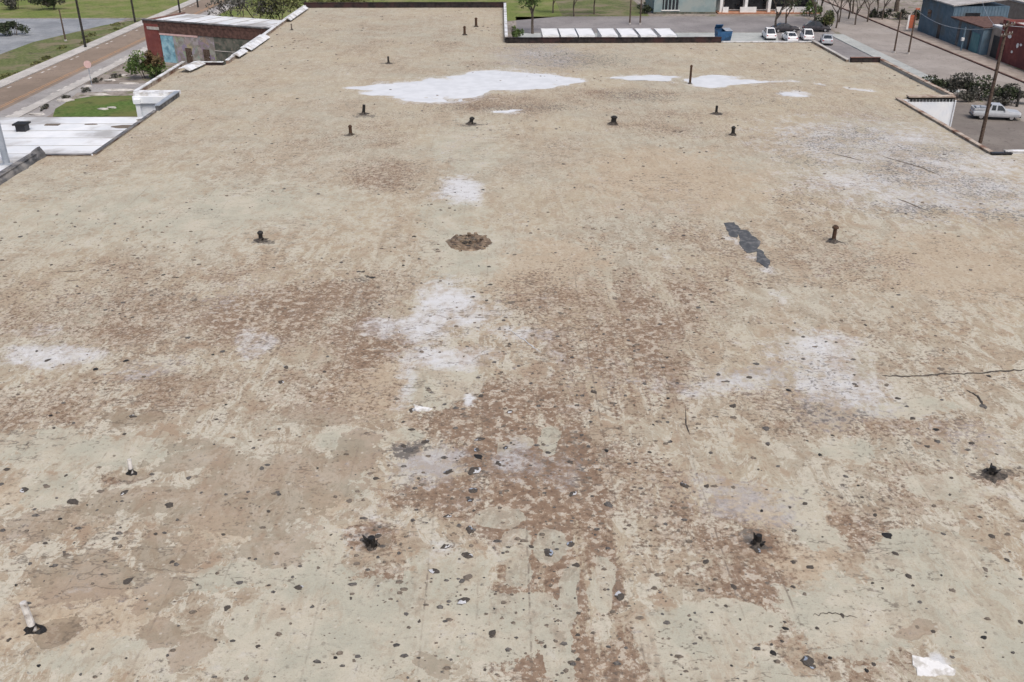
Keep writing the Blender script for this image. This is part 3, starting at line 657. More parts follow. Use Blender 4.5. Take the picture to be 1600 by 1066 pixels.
L_ = """11,734,9 2,757,7 72,760,7 114,785,13 157,768,7 136,789,4 152,797,5 54,796,5 94,811,7 71,849,7 116,849,5 47,881,7 25,915,6 188,825,5 243,835,5 264,790,9 295,747,6 315,770,6 353,773,7 387,769,7 433,770,6 409,732,7 396,701,5
364,684,4 313,805,5 377,794,5 420,799,7 349,835,5 389,872,5 269,878,5 164,878,4 201,908,11 230,951,4 308,914,6 373,911,8 420,915,5 355,950,8 337,1000,5 403,1010,6 489,948,5 144,1014,6 197,1029,5 60,1040,5 126,1054,5 14,1000,6 65,1012,4 103,743,5
155,730,4 498,887,4 239,770,4 496,732,4 630,697,9 640,704,12 650,700,8 669,713,8 747,714,13 731,902,15 740,798,8 722,908,8 890,722,6 886,698,4 948,789,8 901,883,9 903,920,7 904,958,5 903,992,5 903,1030,6 852,1010,4 772,951,4 758,1047,6 705,1031,5
637,1059,5 654,1028,4 655,971,5 558,1026,7 553,1033,5 524,1028,6 488,949,5 548,935,6 591,916,4 497,887,4 517,836,4 588,748,6 546,783,8 635,960,6 830,854,5 948,857,6 901,685,4 946,703,5
1048,690,6 948,705,7 1015,707,5 1033,717,4 1036,739,5 1104,760,8 1178,716,5 1185,734,4 1199,694,6 1281,711,6 1216,729,5 1141,740,4 951,789,9 1040,819,6 1060,829,5 1017,829,4 1049,791,4 1078,846,5 951,857,6 1104,878,10 1074,896,4 1035,896,4 1089,913,4
1147,917,8 1134,947,5 1239,878,6 1266,886,8 1199,911,5 1239,917,7 1257,928,6 1226,972,6 1227,982,7 1222,1002,6 1208,1020,7 1297,1028,6 1277,982,5 1156,968,5 1094,997,5 1067,1044,4 1143,1040,4 1085,958,4 1035,960,4 893,814,4 1016,790,4 1085,769,4 1190,798,5 1234,793,4 1257,787,6
1462,689,7 1449,698,5 1466,720,6 1486,747,6 1321,745,8 1341,759,6 1347,777,6 1484,773,6 1368,805,8 1386,837,11 1399,865,8 1365,839,4 1419,901,8 1426,915,5 1437,941,6 1459,987,7 1488,923,6 1471,899,4 1540,890,6 1562,912,4 1573,875,7 1549,838,7 1595,905,7 1595,972,7
1537,996,6 1488,1027,5 1567,1027,4 1363,911,5 1379,919,4 1316,962,9 1365,1038,7 1354,1048,6 1473,834,5 1531,808,7 1517,693,7 1285,839,4 1328,819,4 1186,444,7 1113,472,5 1091,481,6 961,467,6 1053,428,5 975,471,4 1110,453,5 1079,461,5 990,541,5 1043,559,6 1182,569,7 1171,590,6
1122,586,8 1007,600,6 1053,578,5 1115,551,4 1085,520,5 1031,507,5 982,500,5 922,642,5 1044,623,6 1015,641,4 1145,635,8 1146,653,7 1197,670,9 1200,695,7 1261,689,4 1043,660,7 1021,664,5 1232,610,8 1089,669,4 1122,691,3 1205,505,5
1403,623,7 1417,635,7 1426,654,8 1434,670,6 1462,671,8 1465,690,8 1449,698,5 1536,635,9 1519,692,7 1470,577,7 1545,588,5 1385,602,6 1472,625,6 1352,508,7 1557,710,4 1301,681,5 1273,542,7 1291,534,5 1335,586,4 567,425,5 574,432,7 582,434,7 630,415,5 428,418,4 474,441,4
748,416,5 764,417,5 766,445,7 761,470,6 799,473,6 876,490,6 797,513,5 796,538,6 871,526,5 879,564,6 512,557,5 507,581,5 489,605,4 485,627,5 669,607,5 752,619,9 694,632,5 725,557,3 630,659,6 643,671,7 415,671,4 464,680,4 304,469,6 294,528,6 192,473,6 207,496,5 245,498,4
197,564,6 75,563,6 149,577,6 99,630,6 79,650,5 84,669,6 195,678,6 338,655,5 353,632,5 294,677,4 235,619,4 365,684,4 397,700,4 348,549,7 332,554,5 256,430,5 277,434,4 177,414,4 80,414,5 123,459,5 115,661,4 43,694,4 31,370,5 804,398,7 760,378,5 647,370,5 640,400,4"""
P_ = """38,766,9,0 194,770,8,2 468,918,8,0 700,738,9,1 749,687,9,2 741,736,13,0 741,767,10,1 700,807,8,2 734,828,10,1 696,854,9,2 731,868,10,2 679,893,10,0 725,939,12,0 779,725,8,0 895,772,8,0 893,850,9,1 857,866,12,1 770,991,10,3
1069,759,9,1 968,932,11,0 1261,1033,14,1 928,613,7,3 446,574,6,0 440,597,7,0 797,644,6,0 643,641,7,0 207,651,7,0 665,690,7,2 790,700,6,1 1184,862,8,1 735,782,7,1 745,703,7,1 590,835,8,0 1268,1040,8,1"""
nbl = 0
for tok in L_.split():
    px, py, s = map(int, tok.split(',')); x, y = at(px, py, RZ)
    o = link('blister', random.choice(LUMPS), roof, (x, y, roof_z(x, y))); k = s*mpp(y)*random.uniform(.5,.88)
    o.scale = (k*random.uniform(.85,1.2), k*random.uniform(.8,1.25), min(.16, k)*random.uniform(.6,1.0)); o.rotation_euler.z = random.uniform(0, 6.28); nbl += 1
for tok in P_.split():
    px, py, s, k_ = map(int, tok.split(',')); x, y = at(px, py, RZ)
    o = link('open_blister', PITS[k_+4*random.randrange(3)], roof, (x, y, roof_z(x, y)+.01)); k = s*mpp(y)*.8
    o.scale = (k*1.1, k*random.uniform(.8,1.1), k*.8); o.rotation_euler.z = random.uniform(0, 6.28)
# the many smaller ones, too small to pick out
mb = MB(); mb2 = MB(); cnt = 0
while cnt < 3000:
    y = 14 * (148/14)**random.random()*random.uniform(.97,1.03); x = random.uniform(-34, 42)
    if abs(x) > .62*y+4 or not bool(inside(np.array(x), np.array(y))) : continue
    if random.random() > .08 + 4.0*max(0, float(vnoise(np.array(x*.21), np.array(y*.17), 5))-.55): continue
    if cnt % 3 == 0: x = random.gauss(1.5, 3.5); y = 17+abs(random.gauss(0, 14))
    if random.random() < .35: x = round(x/1.52)*1.52 + random.gauss(0, .12)
    r_ = random.choice([.02,.025,.03,.035,.045,.06,.085]) * (1 + .006*max(0, y-40)); z = roof_z(x, y); n_ = 5; tgt = mb if random.random() < .4 else mb2
    a0 = random.uniform(0, 6.28); el = random.uniform(1, 2.0)
    base_ = [(x+math.cos(a0+2*math.pi*k/n_)*r_*el*random.uniform(.7,1.2), y+math.sin(a0+2*math.pi*k/n_)*r_*random.uniform(.7,1.2), z-.015) for k in range(n_)]
    top_ = [(x+(p[0]-x)*.6, y+(p[1]-y)*.6, z+r_*random.uniform(.3,.7)) for p in base_]
    tgt.add(base_+top_, [(k,(k+1)%n_,n_+(k+1)%n_,n_+k) for k in range(n_)] + [tuple(range(n_,2*n_))]); cnt += 1
tag(mb.build('small_blisters', M['grey_crust'], roof), kind='stuff'); tag(mb2.build('small_blisters', M['mid_crust'], roof), kind='stuff')

# ------------------------------------------------------------------ the ground around
def struct(name, m_, mat): return tag(m_.build(name, mat), kind='structure')
def px(*pts): return [at(*p, 0) for p in pts]
struct('ground', MB().sheet([(-1500,-1200),(1500,-1200),(1500,2500),(-1500,2500)], -.012), M['dirt'])
struct('grass_field', MB().sheet([(-1400,187),(-64,188),(-64,1500),(-1400,1500)], .0), M['grass_bright'])
struct('grass_field', MB().sheet([(-55,150),(12,189),(12,1500),(-55,1500)], .0), M['grass_bright'])
struct('grass_field', MB().sheet([(12,189),(29,189),(29,1500),(12,1500)], .0), M['grass_dull'])
struct('asphalt_lot', MB().sheet([(-400,60),(-72,60),(-74,150),(-71,187),(-400,187)], .0), M['asphalt_lot'])
struct('grass_verge', MB().sheet([(-74,60),(-66.2,60),(-66.2,186.5),(-68.5,186.5),(-72.5,178),(-77,160),(-77,148),(-75,130)], .004), M['grass_dull'])
# left street with pavements and kerbs
struct('road', MB().sheet([(-65.0,-300),(-56.6,-300),(-56.6,900),(-65.0,900)], .004), M['asphalt_road'])
struct('road_edge', MB().sheet([(-58.9,-300),(-56.6,-300),(-56.6,900),(-58.9,900)], .008), M['asphalt_edge'])
struct('pavement', MB().box(-67.2,-65.0,-300,900,-.1,.13), M['concrete'])
struct('pavement', MB().box(-56.6,-55.2,-300,900,-.1,.12), M['concrete'])
struct('road_marking', MB().sheet([(-60.25,-300),(-60.10,-300),(-60.10,900),(-60.25,900)], .013), M['line_yellow'])
struct('road_marking', MB().sheet([(-59.85,-300),(-59.70,-300),(-59.70,900),(-59.85,900)], .013), M['line_yellow'])
m1, m2 = MB(), MB()
for i in range(60):
    yy = 90+i*2.0
    if random.random() < .75: m1.sheet([(-57.1,yy),(-56.75,yy),(-56.75,yy+.9),(-57.1,yy+.9)], .013)
    if random.random() < .5: m2.sheet([(-64.4,yy),(-64.1,yy),(-64.1,yy+.9),(-64.4,yy+.9)], .009)
struct('road_marking', m1, M['line_white']); struct('road_marking', m2, M['line_white'])
struct('grass_patch', MB().sheet([(-51.6,108.0),(-53.0,112),(-53.2,117),(-51,119),(-46,119.2),(-40,119),(-37,116),(-36,108)], .004), M['grass_patch'])
struct('path', MB().sheet([(-55.2,100),(-51.8,100),(-52.4,110),(-54,121),(-36,123.5),(-36,128),(-55.2,126)], .0), M['asphalt_edge'])
# street behind, right street and lots
struct('road', MB().sheet([(3,169),(58.4,169),(58.4,188.6),(3,188.6)], .0), M['asphalt_back'])
struct('yard', MB().sheet([(3,119),(48,119),(48,168.7),(3,168.7)], -.004), M['concrete_green'])
struct('parking_lot', MB().sheet([(44,119),(58.2,119),(58.2,168.8),(48.2,168.8),(44,150)], .0), M['asphalt_back'])
struct('pavement', MB().box(56.5,59.0,119.5,166,-.1,.10), M['concrete_green'])
struct('road', MB().sheet([(59.2,60),(70.0,60),(70.0,400),(59.2,400)], .004), M['asphalt_right'])
struct('pavement', MB().box(70.0,73.2,60,400,-.1,.14), M['tan_wall'])
struct('kerb', MB().box(69.7,70.0,60,400,-.1,.16), M['rust'])
struct('parking_lot', MB().sheet([(41.5,60),(59.0,60),(59.0,112),(48,118.5),(41.5,118.5)], .0), M['lot_brown'])
struct('kerb', MB().obox((58.6,100), (63.5,90), .25, -.1, .14), M['concrete'])

# ------------------------------------------------------------------ vegetation
def leaf_cloud(mb, c, r, n, s, flat=1.0):
    for _ in range(n):
        while True:
            p = Vector((random.uniform(-1,1), random.uniform(-1,1), random.uniform(-1,1)))
            if .15 < p.length < 1: break
        p = Vector((c[0]+p.x*r[0], c[1]+p.y*r[1], c[2]+p.z*r[2])); q = Vector((random.gauss(0,1), random.gauss(0,1), random.gauss(.4,1)*flat)).normalized()
        u = q.orthogonal().normalized(); v = q.cross(u); k = s*random.uniform(.5,1.3)
        mb.add([p-u*k*.5-v*k*.35, p+u*k*.5-v*k*.35, p+u*k*.15+v*k*.6], [(0,1,2)])
def branches(mb, p, d, l, r, depth, tips):
    q = p + d*l; mb.tube([p, p+d*l*.5+Vector((random.uniform(-.05,.05)*l,random.uniform(-.05,.05)*l,0)), q], [r, r*.85, r*.68], 6 if depth > 1 else 4, False)
    if depth == 0: tips.append(q); return
    for i in range(3 if depth > 1 else 4):
        a = random.uniform(0, 6.28); nd = (d + Vector((math.cos(a), math.sin(a), random.uniform(-.1,.4)))*random.uniform(.45,.85)).normalized()
        branches(mb, p + d*l*random.uniform(.6,1.0), nd, l*random.uniform(.55,.8), r*.55, depth-1, tips)
def tree(name, label, x, y, h, spread, leaves, mat, leaf=.35, depth=3, cat='tree', group=None, z=0, trunk=.16):
    e = thing(name, label, cat, (x, y, z), 0, group); tr = MB(); tips = []
    branches(tr, Vector((0,0,-.1)), Vector((random.uniform(-.06,.06),random.uniform(-.06,.06),1)).normalized(), h*.38, trunk, depth, tips)
    tr.build('trunk', M['bark'], e)
    if leaves:
        cr = MB()
        for tp in tips: leaf_cloud(cr, tp, (spread*.28, spread*.28, spread*.22), max(3, leaves//len(tips)), leaf)
        cr.build('crown', M[mat], e)
    return e
def bush(name, label, x, y, rx, ry, h, n, mat, leaf=.3, cat='shrub', group=None, mat2=None):
    e = thing(name, label, cat, (x, y, 0), 0, group); st = MB(); cr = MB(); c2 = MB()
    for i in range(9):
        a = random.uniform(0, 6.28); f = random.uniform(.2,.9); st.tube([(0.3*math.cos(a)*rx,0.3*math.sin(a)*ry,-.05),(math.cos(a)*f*rx*.8,math.sin(a)*f*ry*.8,h*random.uniform(.6,1.0))],[.05,.015],5,False)
    tag(st.build('stems', M['bark'], e), kind='stuff')
    for i in range(11):
        a = random.uniform(0, 6.28); f = random.uniform(0,1.0); k = random.uniform(.16,.48)
        leaf_cloud(c2 if mat2 and i % 3 == 0 else cr, (math.cos(a)*f*rx, math.sin(a)*f*ry, h*random.uniform(.2,.95-.45*f)), (rx*k, ry*k, h*random.uniform(.14,.3)), n//11, leaf)
    cr.build('crown', M[mat], e)
    if mat2: c2.build('crown', M[mat2], e)
    return e
bush('shrub', 'dark round bush alone on the grey asphalt lot', -83.5, 167, 2.3, 1.8, 2.7, 1500, 'leaf_dark')
bush('shrub', 'small dark bush at the left edge of the lot', -84.6, 158.5, 1.0, 1.0, 1.0, 400, 'leaf_grey')
bush('thicket', 'grey-brown thicket at the top left corner, leftmost', -99.0, 201, 3.0, 2.2, 4.2, 1500, 'leaf_grey', .35)
bush('thicket', 'dark grey-brown thicket at the top left, right of the corner one', -91.5, 200, 3.6, 2.2, 4.4, 1900, 'leaf_grey', .35, mat2='leaf_dark')
bush('shrub', 'red and green leafy shrub beside the brick building', -47.6, 129.5, 2.9, 2.4, 4.0, 2200, 'leaf_green', .34, mat2='leaf_red')
for i, (x, y, h, l_, m_) in enumerate([(-37,150,11.5,1500,'leaf_grey'),(-34.0,152,11.5,2600,'leaf_olive'),(-30.5,155,11,3000,'leaf_olive'),(-41,152,10.5,900,'leaf_grey'),(-24,160,9.5,2200,'leaf_olive')]):
    tree('yard_tree', ['bare grey tree behind the white-roofed building, right of the far poles','olive tree behind the building, left one','tall olive tree near the far left roof corner','thin bare tree rising behind the white roof','olive tree behind the far parapet'][i], x, y, h, 6.5, l_, m_, .30, 4)
tree('garden_tree', 'slender green tree behind the far parapet next to the trucks', 5.6, 168, 9.5, 5, 1100, 'leaf_green', .4, trunk=.28)
bush('shrub', 'small green shrub behind the far roof corner', 2.6, 163, 1.3, 1.3, 2.2, 500, 'leaf_green')
for i, (x, y, h) in enumerate([(14.3,189,7),(18.5,192,7),(10.5,194,6)]):
    tree('bare_tree', ['bare brown tree on the lawn behind the trucks, middle one','bare brown tree on the lawn, right one','bare tree on the lawn, left one'][i], x, y, h+1.5, 6.5, 1500, 'leaf_olive' if i != 1 else 'leaf_grey', .24, 4)
bush('shrub', 'dark tangled shrub left of the teal building', 28.6, 193, 1.4, 1.4, 2.2, 500, 'leaf_dark')
tree('street_tree', 'dark leafless tree in front of the white columns', 48.2, 169.5, 9, 4.5, 420, 'leaf_dark', .3, 4, trunk=.22)
tree('street_tree', 'smaller leafless tree beside the parked cars', 50.3, 171, 8, 4, 320, 'leaf_dark', .3, 4)
bush('shrub', 'dark green bush in front of the white building', 60.5, 188.5, 2.0, 1.6, 3.2, 900, 'leaf_green')
bush('shrub', 'dark bushy shrub at the lot corner by the white cars', 57.5, 170.0, 2.0, 1.8, 4.0, 1500, 'leaf_dark', mat2='leaf_olive')
for i, (x, y, h, tr_) in enumerate([(66.3,185,9,.16),(63.0,180.5,8,.14),(73.5,190,8,.14),(79.3,195.2,9,.5),(62.5,190,9,.2),(69.5,192,9,.2),(57.5,178,9,.2),(60.2,173.5,8,.16),(65.0,177.5,8,.15),(68.5,181,8,.16),(72.0,183,8,.16)]):
    tree('bare_tree', ['bare tree left of the side street','low bare tree at the side street mouth','bare tree near the blue building','thick dark trunk behind the green hedge','bare tree behind the corner shrub','bare tree in the middle of the street end','bare tree behind the silver car','bare tree beside the corner shrub, nearer the street','small bare tree on the street corner','bare tree beside the orange sign','bare tree at the left corner of the tall blue shed'][i], x, y, h, 5, 700, 'leaf_grey', .22, 4, trunk=tr_)
for i in range(4): bush('hedge', ['first','second','third','last'][i]+' clump of the green hedge left of the blue building, counted from the left', 71.3+i*2.4, 186-i*.8, 1.6, 1.1, 1.8, 500, 'leaf_grey', .3, 'hedge', 'hedge clumps by the blue building', mat2='leaf_dark')
for i, (x, y, s) in enumerate([(52.6,119.0,1.1),(54.9,117.8,1.3),(57.2,116.2,1.5),(59.6,114.6,1.5),(61.8,113.0,1.1)]):
    bush('hedge', ['first','second','third','fourth','last'][i]+' clump of the scrubby dark hedge behind the white pickup, from the left', x, y, 2.3*s, 1.7*s, 2.0*s, 1900, 'leaf_grey', .26, 'hedge', 'hedge clumps behind the pickup', mat2='leaf_dark')
for i, (x, y) in enumerate([(-54.2,112),(-54.0,117.5),(-53.4,122),(-52.8,131),(-54.3,128)]):
    bush('weed_clump', ['nearest','second','third','farthest','fourth'][i]+' low brown weed clump beside the near kerb of the left street', x, y, .7, 1.3, .45, 220, 'leaf_grey', .2, 'weeds', 'weeds beside the left street')
for i in range(9):
    bush('weed_clump', ['nearest','second','third','fourth','fifth','sixth','seventh','eighth','farthest'][i]+' low green weed clump along the far pavement of the left street', -68.4+random.uniform(-1.6,.6), 128+i*6.3+random.uniform(-2.5,2.5), random.uniform(.5,1.3), random.uniform(1.2,3.6), random.uniform(.25,.6), 300, 'leaf_olive', .22, 'weeds', 'weeds along the far pavement')

# ------------------------------------------------------------------ buildings
def windows(parent, rects, y, depth=.12, mat='glass', frame=None):
    for (x0, x1, z0, z1) in rects:
        o = MB().box(x0, x1, y-.03, y+depth, z0, z1).build('window', M[mat], parent)
        if frame:
            f = MB(); tck = .10
            f.box(x0-tck, x1+tck, y-.08, y-.032, z1, z1+tck).box(x0-tck, x1+tck, y-.08, y-.032, z0-tck, z0).box(x0-tck, x0, y-.08, y-.032, z0, z1).box(x1, x1+tck, y-.08, y-.032, z0, z1)
            f.build('frame', M[frame], o)
# brick building on the left street, turned a little
bA, bB = Vector((-52.2,143.0)), Vector((-29.5,133.2)); ang = math.atan2(bB.y-bA.y, bB.x-bA.x); BL = (bB-bA).length; BH = 5.9
bk = thing('brick_building', 'low red brick building with white roof and painted front, beside the left street', 'building', (bA.x, bA.y, 0), ang)
MB().box(0, BL, .3, 9, 0, BH-.5).build('wall', M['brick_plain'], bk)
MB().box(0.05, BL-.05, .35, 8.9, BH-.5, BH-.3).build('roof', M['roof_pale'], bk)
MB().box(-.1, BL+.1, .05, .42, BH-.55, BH-.12).build('parapet', M['rust'], bk); MB().box(-.2, BL+.2, -.05, .5, BH-.12, BH+.02).build('coping', M['coping_dark'], bk)
MB().box(-.1, .28, .45, 9, BH-.55, BH-.1).build('parapet', M['brick_plain'], bk)
MB().box(0, 2.6, .05, .3, 0, BH-.56).build('pier', M['red_brick'], bk); MB().box(.6, 2.8, -.02, .048, BH-1.35, BH-.95).build('sign_board', M['slab'], bk)
MB().box(2.6, BL, .1, .3, BH-1.75, BH-.56).build('band', M['rust'], bk)
MB().box(2.6, 9.5, .12, .3, BH-1.75-.28, BH-1.76).build('lintel', M['sign_pink'], bk)
MB().box(2.7, 5.0, .16, .3, 0, BH-2.05).build('painted_door', M['mural_blue'], bk)
MB().box(5.02, 9.6, .14, .3, 0, BH-2.05).build('painted_wall', M['mural'], bk)
MB().box(9.62, 12.3, .18, .3, 0, BH-1.78).build('painted_wall', M['mural'], bk); MB().box(12.35, BL-.05, .16, .3, 0, BH-1.78).build('painted_wall', M['green_wall'], bk)
for x0 in (7.0, 10.2): 
    wd = MB().box(x0, x0+1.1, .08, .13, .2, 2.3).build('door', M['wood_pole'], bk); MB().box(x0+1.0, x0+1.12, .02, .078, 1.2, 1.35).build('handle', M['rim'], wd)
MB().box(12.3, 18.5, .09, .155, 2.2, 2.3).build('rail', M['slab'], bk)
for i in range(7): MB().box(2+i*2.9, 2.08+i*2.9 , 1, 8.7, BH-.298, BH-.24).build('roof_seam', M['roof_grey'], bk)

# low white-roofed annexe on the left
an = thing('annexe', 'low annexe with a flat white roof against the left warehouse wall', 'building', (-44,76,0))
AZ = 5.5
MB().prism([(-14,-22),(9.3,-22),(9.3,-7.45),(13.45,-7.45),(13.45,8),(-14,8)], 0, AZ-.02).build('wall', M['concrete'], an)
rf = MB().prism([(-14.1,-22),(9.38,-22),(9.38,-7.4),(13.5,-7.4),(13.5,8.1),(-14.1,8.1)], AZ-.015, AZ+.10).build('roof', M['roof_pale'], an)
for i in range(6): MB().box(-14, 13.4, -6.4+i*2.4, -6.34+i*2.4, AZ+.10, AZ+.125).build('roof_seam', M['roof_grey'], rf)
MB().box(.2, 12.8, -6.6, -4.9, AZ+.10, AZ+.34).build('raised_curb', M['roof_pale'], an)
vb = MB().box(2.95, 3.75, 2.9, 3.7, AZ+.1, AZ+.65).build('roof_vent', M['dark_void'], an); MB().box(2.8, 3.9, 2.75, 3.85, AZ+.65, AZ+.78).build('hood', M['black_tar'], vb)
MB().box(4.4, 5.6, 5.0, 5.5, AZ+.102, AZ+.17).build('debris_strip', M['mid_crust'], an)
for i, (x, y, l_, w_) in enumerate([(11.6,4.6,2.6,.5),(12.2,7.0,1.1,.7),(8.3,5.4,1.2,.3),(11.6,-5.1,.5,.5),(10.6,-6.2,2.0,.2)]):
    MB().loft([ringpts(x,y,AZ+.06,l_*.55,9,.25,1,w_), ringpts(x,y,AZ+.16+(.2 if i == 3 else 0),l_*.4,9,.25,1,w_)]).build('tar_smear', M['mid_crust'], an)
ps = thing('steel_post', 'thick blue-grey steel post at the far left edge', 'post', (-37.35,69.3,AZ+.1))
MB().tube([(0,0,0),(0,0,3.6)], .24, 12).build('shaft', M['steel_grey'], ps); MB().box(-.42,.42,-.42,.42,-.08,.06).build('base_plate', M['steel_grey'], ps)

# teal building and columned building behind the back street
tb = thing('teal_building', 'plain teal-grey building with a dark barred window behind the back street', 'building', (30.2,192.2,0))
MB().box(0,12.2,.1,12,0,5.5).build('wall', M['teal_wall'], tb); MB().box(-.3,12.5,-.2,12.3,5.5,5.8).build('roof', M['roof_grey'], tb)
MB().box(-.05,12.25,-.02,.1,0,.35).build('plinth', M['green_wall'], tb)
wn = MB().box(1.7,4.9,.0,.1,.75,4.2).build('window', M['glass'], tb)
for i in range(5): MB().box(1.95+i*.7,2.15+i*.7,-.08,-.003,.7,4.25).build('bar', M['teal_wall'], wn)
MB().box(1.5,5.1,-.1,-.002,.55,.75).build('sill', M['white_paint'], tb)
cb = thing('columned_building', 'dark glazed building with white columns and low white walls', 'building', (43.0,193,0))
MB().box(0,20,1.8,14,0,5.5).build('wall', M['teal_wall'], cb); MB().box(-.4,20.4,-.6,14.3,4.6,5.2).build('roof', M['white_paint'], cb)
MB().box(-.2,20.2,-1.2,1.8,-.05,.25).build('porch_floor', M['red_base'], cb)
windows(cb, [(1.5,5.3,.5,4.2),(5.8,10.0,.5,4.2),(10.5,14.5,.5,4.2),(15.0,19.2,.5,4.2)], 1.8, .1, 'glass', 'white_paint')
for x_ in (.5, 5.4, 10.0, 14.6, 19.4): MB().box(x_-.28,x_+.28,-.5,.05,.25,4.6).build('column', M['white_paint'], cb)
for (a_, b_) in ((.8,1.9),(4.2,7.4),(11.2,14.3),(14.9,18.8)): MB().box(a_,b_,-.9,-.6,.25,1.25).build('low_wall', M['white_paint'], cb)

# blue metal sheds and red building along the right street
bl = thing('blue_shed', 'tall blue corrugated metal shed across the right street', 'building', (73.6,158,0))
MB().box(0,9,0,12.5,0,5.6).build('wall', M['blue_metal'], bl); MB().add([(-.25,-.2,5.62),(9.2,-.2,6.7),(9.2,12.8,6.7),(-.25,12.8,5.62),(-.25,-.2,5.8),(9.2,-.2,6.9),(9.2,12.8,6.9),(-.25,12.8,5.8)],[(0,3,2,1),(4,5,6,7),(0,1,5,4),(1,2,6,5),(2,3,7,6),(3,0,4,7)]).build('roof', M['roof_grey'], bl)
for i in range(28): MB().box(-.06,-.004,.2+i*.44,.28+i*.44,0,5.6).build('rib', M['blue_metal'], bl)
for i in range(18): MB().box(.2+i*.5,.28+i*.5,-.06,-.004,0,5.6).build('rib', M['blue_metal'], bl)
MB().box(-.07,-.01,3.4,4.5,0,2.2).build('door', M['dark_void'], bl); MB().box(-.07,-.01,8.0,9.4,2.8,4.0).build('window', M['glass'], bl)
MB().box(2,4.4,-.08,-.02,3.2,4.6).build('window', M['glass'], bl)
b2 = thing('blue_shed', 'lower blue metal shed in front of the tall blue shed', 'building', (73.4,146.5,0))
MB().box(0,8,0,11.2,0,3.9).build('wall', M['blue_metal'], b2); MB().box(-.2,8.2,-.2,11.3,3.9,4.1).build('roof', M['rust'], b2)
for i in range(25): MB().box(-.06,-.004,.2+i*.44,.28+i*.44,0,3.9).build('rib', M['blue_metal'], b2)
MB().box(-.08,-.01,.6,3.2,0,2.9).build('roller_door', M['teal_metal'], b2); MB().box(-.09,-.01,3.7,4.2,0,3.0).build('downpipe', M['dark_void'], b2); MB().box(-.08,-.01,7.5,8.3,0,3.9).build('post', M['coping_dark'], b2)
gp = thing('gap_building', 'tan wall with a dark doorway between blue shed and red building', 'building', (74.6,142.9,0))
MB().box(0,8,0,3.4,0,4.3).build('wall', M['tan_wall'], gp); MB().box(-.08,-.01,.4,2.4,0,3.1).build('door', M['dark_void'], gp); MB().box(-.1,8.1,-.05,3.45,4.3,4.5).build('roof', M['roof_pale'], gp)
for i in range(7): MB().box(1+i*.9,1.15+i*.9,-.0,3.6,4.52+.05*i,4.75+.05*i).build('rafter', M['rust'], gp)
rd = thing('red_building', 'red painted brick building with white marks across the right street', 'building', (74.2,118,0))
MB().box(0,13,0,24.7,0,5.2).build('wall', M['red_brick'], rd); MB().box(.3,12.7,.3,24.4,5.2,5.3).build('roof', M['roof_grey'], rd)
MB().box(-.06,.3,-.06,24.76,5.2,5.7).build('parapet', M['red_brick'], rd); MB().box(.3,13,24.4,24.76,5.2,5.7).build('parapet', M['red_brick'], rd)
MB().box(-.05,-.006,7.2,12.4,0,5.19).build('painted_wall', M['bright_red'], rd)
for (y0, y1, z0, z1) in ((21.5,22.6,3.4,4.0),(19.0,19.7,2.5,3.2),(18.2,18.8,2.9,3.3),(16.6,17.3,3.0,4.6),(15.4,16.3,2.0,2.7),(13.4,14.8,2.5,3.3),(20.2,20.8,1.6,2.0)):
    MB().loft([[(xx, y0+(y1-y0)*(.5+.5*math.cos(a)*random.uniform(.8,1.1)), z0+(z1-z0)*(.5+.5*math.sin(a)*random.uniform(.8,1.1))) for a in [k*math.pi/4 for k in range(8)]] for xx in (-.02,-.045)]).build('paint_mark', M['white_paint'], rd)
MB().box(-.08,-.01,22.9,23.9,0,2.4).build('door', M['dark_void'], rd)
MB().box(4,4.6,20,20.6,5.3,6.6).build('chimney', M['rust'], rd); MB().box(8,8.5,16,16.5,5.3,6.3).build('chimney', M['coping_dark'], rd)
gw = thing('grey_warehouse', 'pale grey roofed block behind the red building', 'building', (90,150,0))
MB().box(0,30,0,34,0,4.8).build('wall', M['tan_wall'], gw); MB().box(-.3,30.3,-.3,34.3,4.8,5.1).build('roof', M['roof_grey'], gw)

# ------------------------------------------------------------------ poles, signs
def upole(label, x, y, h, r, mat='wood_dark', arm=True, rz=0, group=None, name='utility_pole'):
    e = thing(name, label, 'utility pole', (x, y, 0), rz, group)
    MB().tube([(0,0,-.2),(0,0,h)], [r, r*.7], 9).build('shaft', M[mat], e)
    if arm:
        for k, zz in enumerate((h-.5, h-1.4)):
            a = MB().box(-1.3,1.3,-.12-r*.6,-.0-r*.6,zz,zz+.14).build('crossarm', M[mat], e)
            for xx in (-1.15,-.55,.55,1.15): MB().tube([(xx,-.06-r*.6,zz+.141),(xx,-.06-r*.6,zz+.30)], [.05,.035], 6).build('insulator', M['slab'], a)
    return e
upole('dark utility pole on the far pavement of the left street, nearest one', -66.1, 154.4, 11.5, .20)
upole('dark utility pole on the left street, second from the camera', -67.9, 182.2, 11.0, .19)
upole('dark utility pole beside the left street at the top edge, third', -62.9, 193.2, 10, .18); upole('thin dark utility pole at the top edge, farthest on the left street', -62.2, 203, 10, .17)
upole('tall brown utility pole behind the right roof edge by the white pickup', 49.9, 95.2, 12.2, .20, 'wood_pole', rz=R(40))
def lamp(label, x, y, h, name='street_pole', head=None):
    e = thing(name, label, 'pole', (x, y, 0)); MB().tube([(0,0,-.1),(0,0,h)], [.15,.10], 8).build('shaft', M['wood_pole'], e)
    MB().tube([(0,0,-.05),(0,0,.25)], .24, 8).build('base', M['concrete'], e)
    if head: MB().box(-.12,.5,-.08,.08,h-.1,h+.12).build('head', M[head], e)
lamp('brown street pole at the kerb of the right street, left of two', 61.1, 148.4, 6.0); lamp('brown street pole at the right street kerb, right of two', 62.9, 147.3, 6.6, head='sign_orange')
lamp('thin pole on the back street left of the teal building', 23.8, 178.6, 6.5); lamp('second thin pole on the back street by the teal building', 25.7, 178.6, 7.0)
